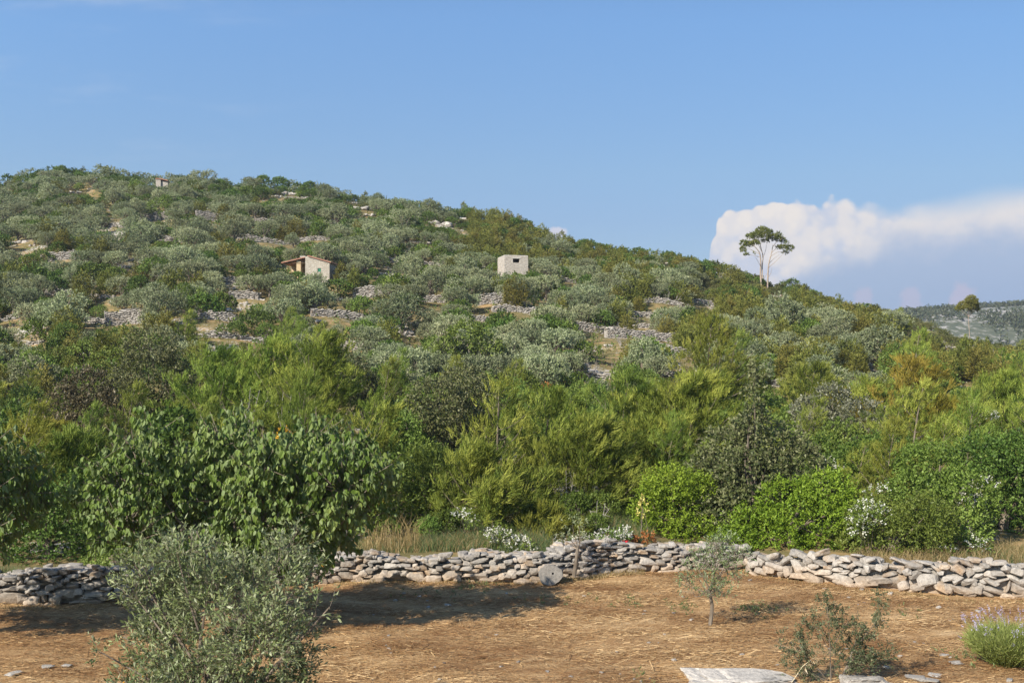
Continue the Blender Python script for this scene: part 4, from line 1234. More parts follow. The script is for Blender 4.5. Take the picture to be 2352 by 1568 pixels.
    near_list = sorted(NEARP, key=lambda q: q[4])
    ni = 0
    used = {}
    kept = []
    for D, x, z, k, s, px, py, wpx, h in acc:
        while ni < len(near_list) and near_list[ni][4] < D:
            q = near_list[ni]; ni += 1
            occ |= ((xx_ - q[0]) / (q[2] * .8)) ** 2 + ((yy_ - q[1]) / (q[3] * .8)) ** 2 < 1
        e = ((xx_ - px) / (wpx * .5)) ** 2 + ((yy_ - (py - h * .55)) / (h * .5)) ** 2 < 1
        n = e.sum()
        occ0 = occ.copy()
        if n and (e & occ).sum() / n > .93:
            continue
        if k not in ('dead_shrub',):
            occ |= ((xx_ - px) / (wpx * .38)) ** 2 + ((yy_ - (py - h * .5)) / (h * .4)) ** 2 < 1
        kept.append((D, x, z, k, s, px, py, wpx, h, (e & ~occ0).sum()))
    # the 300 of a kind that show largest are things; the rest of a kind is one mass
    rest = []
    for k in PROTO:
        rows = sorted([q for q in kept if q[3] == k], key=lambda q: -q[9])
        used[k] = len(rows)
        rest += rows[LIMIT[k]:]
    gone = set(id(q) for q in rest)
    kept = [q[:9] for q in kept if id(q) not in gone]
    mbs = MB()
    slot = {'olive_tree': 0, 'mastic_shrub': 1, 'leafy_shrub': 2, 'juniper_shrub': 3, 'low_scrub': 4, 'dead_shrub': 4, 'pine_tree': 5}
    lite = {k: lite_crown(k) for k in PROTO}
    for q in rest:
        D, x, z, k, s = q[:5]
        V, Q, T, tone = lite[k][r.integers(3)]
        a = r.random() * 6.28
        c, sn = math.cos(a), math.sin(a)
        W2 = np.stack([V[:, 0] * c - V[:, 1] * sn, V[:, 0] * sn + V[:, 1] * c, V[:, 2]], 1) * s + np.array([x, D, z])
        mbs.add(W2, Q, T, np.clip(tone + r.normal() * .15, 0, 1), slot[k])
    if rest:
        o = add_obj('distant_scrub', mbs.mesh('distant_scrub', [M[q] for q in ('olive', 'mastic', 'green', 'juniper', 'scrub', 'pine')]))
        tag(o, 'dense scrub filling the gaps between the larger bushes of the hill', 'scrub', kind='stuff')
    for D, x, z, k, s, px, py, wpx, h in kept:
        v = PROTO[k][r.integers(len(PROTO[k]))]
        rot = r.normal() * .4 if k == 'pine_tree' else r.random() * 6.28
        o = place(k, v, (x, D, z - .05), rot, tuple(s * f for f in ((r.uniform(1.1, 1.4), r.uniform(1.1, 1.4), r.uniform(.78, 1.0)) if k == 'juniper_shrub' else (r.uniform(.88, 1.14), r.uniform(.88, 1.14), r.uniform(.86, 1.14)))))
        size = 'large ' if s > 1.15 else 'small ' if s < .85 else ''
        REL.append((o, size + LOOK[k], CATS[k], GRP[k], px, py - h * .5))
    open('/tmp/used.txt','w').write(str(used))
scatter()

# ------------------------------------------------------------------ labels by what a thing stands beside
ORD = ['nearest', 'second nearest', 'third nearest', 'fourth nearest', 'fifth nearest', 'sixth nearest', 'seventh nearest', 'eighth nearest', 'ninth nearest', 'tenth nearest', 'eleventh nearest', 'twelfth nearest', 'thirteenth nearest', 'fourteenth nearest', 'fifteenth nearest', 'sixteenth nearest', 'seventeenth nearest', 'eighteenth nearest', 'nineteenth nearest', 'twentieth nearest']
ORD += ['twenty-%s nearest' % a for a in ('first', 'second', 'third', 'fourth', 'fifth', 'sixth', 'seventh', 'eighth', 'ninth')] + ['thirtieth nearest'] + ['thirty-%s nearest' % a for a in ('first', 'second', 'third', 'fourth', 'fifth', 'sixth', 'seventh', 'eighth', 'ninth')]
DIRS = ['right of', 'upper right of', 'above', 'upper left of', 'left of', 'lower left of', 'below', 'lower right of']
def label_by_place():
    groups = {}
    for o, look, cat, grp, px, py in REL:
        dd = [math.hypot(px - a, (py - b) * 1.6) for _, a, b in LANDMARKS]
        i = int(np.argmin(dd))
        a, b = LANDMARKS[i][1:]
        k = int(round(math.degrees(math.atan2(b - py, px - a)) / 45)) % 8
        groups.setdefault((look, i, k), []).append((dd[i], o, cat, grp))
    for (look, i, k), rows in groups.items():
        rows.sort(key=lambda q: q[0])
        for n, (d, o, cat, grp) in enumerate(rows):
            pre = '' if len(rows) == 1 else ORD[min(n, len(ORD) - 1)] + ' '
            tag(o, f"{pre}{look} {DIRS[k]} {LANDMARKS[i][0]}", cat, grp)

# ------------------------------------------------------------------ foreground trees
def crown_px(rows, cx, D, z0, seed, depth):
    r = np.random.default_rng(seed)
    s = D / F
    X0 = at(cx, 850, D)[0]
    return [(at(px, py, D)[0] - X0, r.normal() * depth, at(px, py, D)[2] - z0, rr * s, rr * s * 1.1, rr * s * .95) for px, py, rr in rows]

def broadleaf(label, cx, D, rows, seed, n, leaf, nl, depth, droop=1.5, extra=()):
    r = np.random.default_rng(seed)
    lobes = crown_px(rows, cx, D, 0, seed, depth)
    tr, cr = MB(), MB()
    fork = np.array([0, 0, .9])
    tr.tube(curve_pts((0, 0, -.2), fork, (.06, 0, 0)), (.16, .12), 10)
    for l in lobes[::2]:
        c = fork + (np.array(l[:3]) - fork) * .82
        tr.tube(curve_pts(fork + r.normal(size=3) * .04, c, r.normal(size=3) * .12), (.045, .007), 6)
    lobes = [l[:3] + tuple(max(.12, q - .13) for q in l[3:]) for l in lobes]
    P, Dn, tone = crown_sprays(r, lobes, n, .3, .85, .6, low=-.8)
    for p, d in zip(P[::2], Dn[::2]):
        tr.tube(np.array([p - d * .1, p + d * .2, p + d * .42]), (.008, .004), 3)
    leaves(cr, r, P, Dn, nl, .36, leaf[0], leaf[1], .6, -.1, droop, tone, folded=True, toneamp=.22)
    # red-brown bunches of small stalks between the leaves
    root = place('broad_leaved_tree', [('trunk', tr.mesh('trunk', M['bark'])), ('crown', cr.mesh('crown', M['cherry']))], (at(cx, 850, D)[0], D, float(gz(at(cx, 850, D)[0], D))))
    tag(root, label, 'tree', 'broad-leaved trees in the field')
    for px, py, rr in rows:
        NEARP.append((px, py, rr, rr, D))
    return root
CH = [(870, 1105, 45), (888, 1090, 30), (205, 1155, 48), (860, 1170, 45), (338, 985, 42), (528, 978, 40), (722, 992, 42), (342, 1000, 38), (338, 1055, 55), (300, 1100, 85), (235, 1150, 62), (420, 1100, 90), (520, 1000, 42), (525, 1060, 75), (560, 1120, 120), (640, 1050, 60), (700, 1010, 45), (690, 1070, 80), (720, 1130, 110), (790, 1040, 60), (810, 1090, 80), (845, 1130, 50), (330, 1190, 80), (420, 1210, 95), (560, 1230, 110), (690, 1230, 85), (745, 1262, 45), (640, 1160, 110), (480, 1290, 80), (620, 1300, 70), (790, 1180, 50), (840, 1060, 30), (255, 1210, 45), (470, 1150, 100)]
broadleaf('leafy broad-leaved fruit tree with drooping heart-shaped leaves in the straw field', 545, 20.0, CH, 71, 2300, (.118, .078), 9, .75)
CH2 = [(0, 1020, 60), (25, 1060, 55), (30, 1130, 60), (20, 1200, 65), (-10, 1060, 50), (20, 1110, 45), (-30, 1150, 80), (15, 1190, 50), (-60, 1100, 90), (-150, 1050, 120), (-120, 1180, 130), (-250, 1120, 130), (-20, 1225, 40), (-230, 1220, 100), (-60, 1260, 60), (-10, 1020, 26), (-330, 1150, 90)]
broadleaf('fruit tree with narrower hanging leaves cut off by the frame edge', -150, 19.6, CH2, 72, 1300, (.135, .062), 9, .7, 1.2)

def near_olive():
    r = np.random.default_rng(81)
    D, cx = 13.0, 510
    rows = [(320, 1320, 52), (285, 1300, 24), (425, 1262, 48), (440, 1225, 22), (400, 1310, 70), (575, 1345, 60), (645, 1280, 45), (668, 1230, 22), (640, 1330, 75), (700, 1310, 34), (505, 1400, 115), (350, 1420, 80), (300, 1370, 40), (620, 1430, 100), (670, 1490, 50), (340, 1510, 62), (450, 1510, 105), (580, 1540, 100), (500, 1620, 140), (245, 1488, 20), (225, 1500, 14), (740, 1392, 16), (765, 1382, 12), (700, 1400, 30), (660, 1560, 50), (330, 1580, 60), (380, 1640, 110), (640, 1640, 90), (490, 1350, 50)]
    rows = [(a, b, max(8, c - 12)) for a, b, c in rows]
    lobes = crown_px(rows, cx, D, 0, 81, .42)
    tr, cr, yl = MB(), MB(), MB()
    for k in range(3):
        tr.tube(curve_pts((r.normal() * .05, r.normal() * .05, -.1), (r.normal() * .2, r.normal() * .15, .8), r.normal(size=3) * .05), (.05, .04), 7)
    for l in lobes:
        c = np.array(l[:3])
        tr.tube(curve_pts((r.normal() * .15, r.normal() * .12, .7), c, r.normal(size=3) * .1, 8), (.028, .007), 5)
    P, Dn, tone = crown_sprays(r, lobes, 1700, .3, .85, .6, low=-.8, toneamp=.15)
    for p, d in zip(P, Dn):
        tr.tube(np.array([p - d * .06, p + d * .1, p + d * .24]), (.003, .0014), 3)
    leaves(cr, r, P, Dn, 20, .25, .068, .021, .5, .5, 0, tone, toneamp=.22)
    k = r.choice(len(P), 34, replace=False)
    leaves(yl, r, P[k], Dn[k], 1, .1, .06, .018, .6, .2, .3, None)
    root = place('olive_tree', [('trunk', tr.mesh('trunk', M['bark'])), ('crown', cr.mesh('crown', M['olive_near'])), ('yellow_leaves', yl.mesh('yellow_leaves', M['yellowleaf']))], (at(cx, 850, D)[0], D, float(gz(at(cx, 850, D)[0], D))))
    tag(root, 'bushy silver-green olive tree closest to the viewer, in front of the broad-leaved tree', 'olive tree')
near_olive()

def young_olive():
    r = np.random.default_rng(82)
    D, cx = 20.8, 1628
    lobes = crown_px([(1600, 1325, 26), (1580, 1345, 15), (1648, 1290, 34), (1690, 1280, 20), (1668, 1320, 28), (1690, 1325, 14), (1625, 1350, 22), (1615, 1285, 18), (1590, 1285, 12), (1668, 1252, 18), (1645, 1250, 14), (1655, 1355, 14), (1600, 1370, 10), (1690, 1255, 10)], cx, D, 0, 82, .18)
    tr, cr = MB(), MB()
    s = D / F
    T = lambda px, py: np.array([(px - cx) * s, 0, at(px, py, D)[2]])
    tr.tube(np.array([T(1628, 1440), T(1632, 1410), T(1633, 1390), T(1629, 1370), T(1626, 1352)]), (.042, .026), 8)
    for l in lobes:
        tr.tube(curve_pts(T(1627, r.uniform(1350, 1372)), l[:3], r.normal(size=3) * .06), (.014, .004), 5)
    P, Dn, tone = crown_sprays(r, lobes, 300, .2, .85, .6, low=-.8, toneamp=.15)
    for p, d in zip(P, Dn):
        tr.tube(np.array([p - d * .06, p + d * .16]), (.004, .002), 3)
    leaves(cr, r, P, Dn, 9, .2, .065, .02, .5, .4, .05, tone)
    root = place('olive_tree', [('trunk', tr.mesh('trunk', M['bark'])), ('crown', cr.mesh('crown', M['olive_near']))], (at(cx, 850, D)[0], D, float(gz(at(cx, 850, D)[0], D))))
    tag(root, 'thin young olive sapling with a slim bare stem alone in the straw field', 'olive tree')
young_olive()

def wall_sapling():
    r = np.random.default_rng(83)
    D, cx = 25.2, 1320
    s = D / F
    tr, cr = MB(), MB()
    T = lambda px, py, y=0.: np.array([(px - cx) * s, y, at(px, py, D)[2]])
    tr.tube(np.array([T(1318, 1322), T(1322, 1295), T(1325, 1270), T(1326, 1258)]), (.05, .036), 8)
    ends = [(1300, 1225), (1315, 1205), (1330, 1215), (1338, 1235), (1345, 1205), (1290, 1240), (1318, 1240), (1325, 1190)]
    P, Dn = [], []
    for e in ends:
        q = T(*e, r.normal() * .1)
        tr.tube(curve_pts(T(1326, 1259), q, r.normal(size=3) * .04), (.012, .003), 4)
        for _ in range(7):
            P.append(q + r.normal(size=3) * .07); Dn.append(unit(r.normal(size=3) * .5 + np.array([0, 0, .7])))
    leaves(cr, r, np.array(P), np.array(Dn), 7, .15, .055, .018, .5, .4, 0, None)
    root = place('olive_tree', [('trunk', tr.mesh('trunk', M['bark'])), ('crown', cr.mesh('crown', M['olive']))], (at(cx, 850, D)[0], D, 0))
    tag(root, 'stumpy cut-back sapling with sparse grey leaves standing against the broad wall', 'olive tree')
wall_sapling()

def sapling_shrub():
    r = np.random.default_rng(84)
    D, cx = 17.1, 1900
    s = D / F
    st, fo = MB(), MB()
    T = lambda px, py, y=0.: np.array([(px - cx) * s, y, at(px, py, D)[2]])
    P, Dn = [], []
    br = [((1903, 1568), (1897, 1480), (1888, 1385), .012, 46, 14), ((1900, 1568), (1870, 1530), (1815, 1478), .011, 40, 18), ((1895, 1568), (1845, 1530), (1775, 1465), .010, 26, 14), ((1925, 1566), (1945, 1525), (1965, 1470), .030, 60, 26), ((1940, 1535), (1975, 1490), (1990, 1440), .012, 34, 18), ((1965, 1480), (1995, 1430), (2015, 1382), .008, 26, 9),
          ((1945, 1540), (1990, 1512), (2055, 1505), .010, 36, 14), ((1938, 1545), (1960, 1510), (1985, 1500), .012, 60, 24), ((1898, 1500), (1930, 1450), (1945, 1425), .008, 40, 20), ((1898, 1490), (1870, 1440), (1835, 1430), .007, 22, 12), ((1890, 1560), (1850, 1545), (1800, 1530), .009, 26, 14), ((1860, 1520), (1835, 1490), (1830, 1455), .008, 28, 14), ((1893, 1440), (1905, 1410), (1912, 1395), .006, 22, 9), ((1888, 1390), (1884, 1375), (1876, 1364), .005, 8, 4), ((2010, 1395), (2018, 1378), (2022, 1366), .004, 8, 3)]
    for a, b, c, rad, n, sp in br:
        y = r.normal() * .12
        q = np.array([T(*a), T(*b, y * .6), T(*c, y)])
        k = np.linspace(0, 1, 3); kk = np.linspace(0, 1, 9)
        q = np.stack([np.interp(kk, k, q[:, i]) for i in range(3)], 1)
        st.tube(q, (rad, rad * .3), 5)
        for _ in range(n):
            t = r.uniform(.35, 1)
            p = np.array([np.interp(t, kk, q[:, i]) for i in range(3)]) + r.normal(size=3) * sp * s * .7
            P.append(p); Dn.append(unit(r.normal(size=3) + np.array([0, 0, .5])))
            if r.random() < .6:
                st.tube(np.array([p, p + Dn[-1] * .12]), (.003, .0015), 3)
    leaves(fo, r, np.array(P), np.array(Dn), 22, .15, .036, .016, .6, .4, 0, None)
    root = place('spiny_shrub', [('stem', st.mesh('stem', M['bark'])), ('foliage', fo.mesh('foliage', M['spiny']))], (at(cx, 850, D)[0], D, 0))
    tag(root, 'straggly small-leaved dark shrub growing between the two flat boulders', 'shrub')
    # a dry oat stalk beside it
    g = MB()
    q = np.array([T(1806, 1568, -.1), T(1835, 1525, -.1), T(1868, 1500, -.1)])
    g.tube(q, (.006, .003), 4)
    P = np.array([q[1] * (1 - t) + q[2] * t for t in np.linspace(-.1, 1, 14)])
    leaves(g, r, P, np.tile(unit(np.array([.3, 0, -.6])), (14, 1)), 2, .05, .09, .016, .3, .2, .4, None)
    o = add_obj('dry_oat_stalk', g.mesh('dry_oat_stalk', M['paleear']), None, (at(cx, 850, D)[0], D, 0))
    tag(o, 'bleached dry oat stalk leaning beside the straggly dark shrub', 'dry stalk')
sapling_shrub()

def lavender():
    r = np.random.default_rng(85)
    D, cx = 18.1, 2308
    b = on_ground(cx, D)
    fo, fl, sk = MB(), MB(), MB()
    n = 2600
    a = r.random(n) * 6.28; rr = np.sqrt(r.random(n)) * .24
    P = np.stack([rr * np.cos(a), rr * np.sin(a), np.zeros(n)], 1)
    Dn = unit(np.stack([np.cos(a) * rr * 4.2, np.sin(a) * rr * 4.2, np.ones(n)], 1) + r.normal(size=(n, 3)) * .16)
    L = r.uniform(.34, .64, n)
    leaves(fo, r, P, Dn, 1, .02, .6, .016, .04, .1, 0, None, tri=True)
    leaves(fo, r, P + Dn * (L * .5)[:, None], Dn, 5, .32, .10, .013, .4, .2, 0, None, tri=True)
    m = 130
    a = r.random(m) * 6.28; rr = np.sqrt(r.random(m)) * .2
    for k in range(m):
        d = unit(np.array([math.cos(a[k]) * rr[k] * 4 - .08, math.sin(a[k]) * rr[k] * 4, 1.]) + r.normal(size=3) * .1)
        p = np.array([math.cos(a[k]) * rr[k], math.sin(a[k]) * rr[k], 0])
        ln = r.uniform(.62, .88)
        sk.tube(np.array([p + d * .3, p + d * ln]), (.0035, .0025), 3, .5)
        leaves(fl, r, (p + d * (ln - .01))[None], d[None], 12, .09, .018, .010, .5, .2, 0, None)
    root = place('lavender_bush', [('foliage', fo.mesh('foliage', M['lavleaf'])), ('stalks', sk.mesh('stalks', M['lavleaf'])), ('blossom', fl.mesh('blossom', M['lavflower']))], (b[0], b[1], 0))
    tag(root, 'round yellow-green lavender bush topped with pale violet flower spikes', 'lavender')
lavender()
def boulders():
    r = np.random.default_rng(86)
    def rock(label, parts, px, py, D):
        b = at(px, py, D)
        mb = MB()
        for c, sz, tilt in parts:
            stone(mb, r, c, sz, frame_of((1, tilt), r, .05), 4, rough=.006, cuts=12, sq=.5, wob=.05, tone=r.uniform(.1, .4))
        o = add_obj('boulder', mb.mesh('boulder', M['boulder']), None, (b[0], D, float(gz(b[0], D)) - .05))
        tag(o, label, 'rock', 'flat boulders at the edge of the field')
    rock('long flat grey boulder left of the straggly dark shrub', [((0, 0, .0), (1.62, .95, .36), .06), ((-.45, -.25, -.04), (.9, .6, .3), .1), ((.5, -.2, -.02), (.6, .5, .3), .3)], 1700, 1575, 17.2)
    rock('pale angular boulder right of the straggly dark shrub', [((0, 0, .02), (.72, .5, .36), .2), ((.35, .05, 0), (.5, .4, .2), 0), ((-.3, -.25, -.06), (.5, .4, .24), .3)], 1985, 1566, 16.9)
boulders()

def millstone():
    r = np.random.default_rng(87)
    D = 24.75
    b = at(1264, 1322, D)
    mb = MB()
    n = 40
    th = np.arange(n) * 2 * math.pi / n
    R0 = .27 * (1 + .05 * np.sin(3 * th + 1) + .03 * r.normal(size=n)) * np.where(np.abs(th - 2.1) < .3, .93, 1)
    ox = R0 * np.cos(th) * 1.02; oz = R0 * np.sin(th) * .88
    hx = .055 + .026 * np.cos(th); hz = .03 + .026 * np.sin(th)
    rows = [(ox * .95, oz * .95, -.05), (ox, oz, -.02), (ox, oz, .09), (hx, hz, .09), (hx, hz, -.05)]
    V = np.concatenate([np.c_[x, np.full(n, y), z] for x, z, y in rows])
    q = []
    for k in range(5):
        k2 = (k + 1) % 5
        for i in range(n):
            j = (i + 1) % n
            q.append((k * n + i, k * n + j, k2 * n + j, k2 * n + i))
    mb.add(V, q, None, .3)
    o = add_obj('holed_stone', mb.mesh('holed_stone', M['holed']), None, (b[0], D, .23))
    o.rotation_euler = (R(-12), 0, 0)
    tag(o, 'round grey stone disc with a drilled hole leaning on the broad wall', 'stone disc')
    # painted marker stones on the wall top
    M['redpaint'] = plain_mat('red_paint', (.45, .02, .03), (.55, .03, .04), 20, .6, 0)
    M['whitepaint'] = plain_mat('white_paint', (.62, .60, .56), (.75, .73, .70), 12, .7, .2)
    for px, py, w_, lab in ((1392, 1243, .30, 'white-painted stone with a red painted cap, larger of two on the wall top'), (1434, 1247, .22, 'smaller white stone with a red painted cap beside its larger twin on the wall')):
        p = at(px, py, 26.9)
        mb = MB(); stone(mb, r, (0, 0, 0), (w_, w_ * .7, w_ * .62), None, 3, .3, 6, .005, .7)
        o = add_obj('painted_stone', mb.mesh('painted_stone', M['whitepaint']), None, p)
        me = o.data
        me.materials.append(M['redpaint'])
        for f in me.polygons:
            if f.center.z > w_ * .12 and f.center.x > -.25 * w_ and f.center.x < .45 * w_:
                f.material_index = 1
        tag(o, lab, 'painted stone', 'red and white painted stones')
millstone()

# ------------------------------------------------------------------ blossom patches, dry twigs
def blossoms():
    r = np.random.default_rng(91)
    rows = [('dense white blossom hanging over the olive-green shrub', [(1985, 1175, 32, 26), (2020, 1185, 30, 20), (1962, 1200, 18, 30), (2000, 1160, 20, 12)], 25.9, 260), ('tall white blossom cluster in the dark bushes toward the frame edge', [(2225, 1130, 26, 22), (2262, 1112, 26, 14), (2210, 1150, 14, 16)], 27.0, 200),
            ('low mat of white flowers in front of the windswept pine', [(1150, 1235, 26, 18), (1190, 1250, 30, 16), (1130, 1222, 12, 14), (1220, 1262, 16, 8)], 26.6, 230), ('white flowers around the painted stones on the wall', [(1300, 1238, 36, 9), (1350, 1236, 30, 9), (1400, 1226, 30, 10), (1432, 1224, 16, 12)], 27.3, 230),
            ('small white flower sprig on the shrub behind the low flower mat', [(1062, 1180, 20, 10), (1085, 1190, 12, 8)], 27.6, 70), ('few white flowers high on the bush behind the spired oak', [(1900, 1062, 14, 12), (1920, 1075, 10, 8)], 31, 50), ('white flowers low behind the chunky wall near the dry grass', [(2240, 1245, 22, 14), (2175, 1255, 18, 10), (2262, 1262, 10, 8)], 25.3, 80),
            ('faint silvery blossom bush on the slope at the frame edge', [(2265, 955, 26, 12), (2240, 965, 14, 8)], 41, 150), ('tiny white blossom above the bright shrub', [(2005, 1130, 14, 10), (2030, 1120, 8, 8)], 27.0, 40)]
    for lab, el, D, n in rows:
        cx = el[0][0]
        x0 = at(cx, 850, D)[0]
        zg = float(gz(x0, D))
        s = D / F
        lobes = [(at(px, py, D)[0] - x0, r.normal() * .1 - .1, at(px, py, D)[2] - zg, rx * s, rx * s, rz * s) for px, py, rx, rz in el]
        fo, fl = MB(), MB()
        P, Dn, tone = crown_sprays(r, lobes, n, .5, .9, .6, low=-.9)
        k_ = 1 if 'low mat' in lab or 'painted' in lab else 2
        P, Dn, tone = P[::k_], Dn[::k_], tone[::k_]
        leaves(fl, r, P, Dn, 6, .1, .03 + D * .0003, .024 + D * .0003, .7, .7, 0, tone)
        P, Dn, tone = crown_sprays(r, lobes, n // 2, .2, .9, .4, low=-.9)
        leaves(fo, r, P - np.array([0, 0, .06]), Dn, 8, .2, .07, .035, .6, .5, 0, tone)
        zb = min(l[2] - l[5] for l in lobes)
        for _ in range(5):
            l = lobes[r.integers(len(lobes))]
            fo.tube(curve_pts((r.normal() * .1, 0, -.05), l[:3], r.normal(size=3) * .05), (.008, .003), 3, .5, 1)
        root = place('white_flowering_vine', [('foliage', fo.mesh('foliage', [M['green'], M['bark']])), ('blossom', fl.mesh('blossom', M['flower']))], (x0, D, zg))
        tag(root, lab, 'flowering vine', 'white flowering vines')
blossoms()

def bare_branches():
    r = np.random.default_rng(92)
    for lab, px, base, D, top in (('bare white twig standing in the big pines above the broad-leaved tree', 575, 1000, 38.0, 890), ('forked bare white twig beside the rightmost big pine', 650, 1000, 37.6, 900), ('bare forked branch in front of the darker pine', 1300, 1170, 30.0, 1080), ('dead white forked stump in the pines behind the cherry leaves', 115, 1150, 30.5, 1100), ('tall bare twig behind the bush beside the painted stones', 1372, 1235, 28.2, 1150), ('pale bare stems in the shrub below the tall white blossom', 2240, 1250, 26.6, 1130),
                              ('bare grey branch fork in the olives below the stubby wall', 870, 905, 66.0, 855)):
        b = at(px, base, D); h = (base - top) * D / F
        mb = MB()
        q = r.normal(size=3) * .05
        ends = [(0, 0, h), (h * .35, .1, h * .8), (-h * .2, 0, h * .75), (h * .2, -.1, h * .95)]
        for k, e in enumerate(ends):
            mb.tube(curve_pts((0, 0, -.1), e, r.normal(size=3) * .04), (.004 + .0002 * D, .002 + .0001 * D), 5)
            for _ in range(4):
                t = r.uniform(.4, .95); p = np.array(e) * t
                mb.tube(np.array([p, p + unit(r.normal(size=3) + np.array([0, 0, .6])) * h * .22]), (.002 + .00012 * D, .002), 3)
        o = add_obj('bare_branch', mb.mesh('bare_branch', M['deadwood']), None, b)
        tag(o, lab, 'dead branch')
    # reddish and yellow patches of withered leaves
    for lab, px, py, rx, rz, D, mat in (('rust-red withered bush patch below the olive grove', 1256, 888, 10, 7, 62, 'rust'), ('yellow-leaved sprig beside the light green shrub', 1476, 1165, 7, 26, 27.8, 'paleyellow'), ('orange withered branch tip behind the broad-leaved tree', 655, 1000, 18, 14, 30, 'yellowleaf'), ('brown-orange withered conifer branch right of the broad-leaved tree', 868, 1180, 26, 34, 28, 'pineochre'), ('reddish dry herbs on the wall beside the light green shrub', 1478, 1238, 24, 12, 27.3, 'rust'), ('rusty dry bush in the dry grass behind the wall', 1080, 1262, 40, 12, 26.9, 'rustgrass')):
        b = at(px, py, D); s = D / F
        g = float(gz(b[0], D))
        mb = MB()
        P, Dn, tone = crown_sprays(r, [(0, 0, b[2] - g, rx * s, rx * s * .8, rz * s)], 22 if rx < 20 else 60, .3, .9, .7, low=-.9)
        leaves(mb, r, P, Dn, 5 if D < 28 else 8, .12, .045 + D * .0008, .025 + D * .0005, .55, .5, .1, tone)
        for _ in range(3):
            mb.tube(curve_pts((r.normal() * .05, 0, -.05), (0, 0, b[2] - g), r.normal(size=3) * .05), (.012, .004), 4, .5, 1)
        o = add_obj('withered_bush', mb.mesh('withered_bush', [M[mat], M['bark']]), None, (b[0], D, g))
        tag(o, lab, 'bush')
bare_branches()

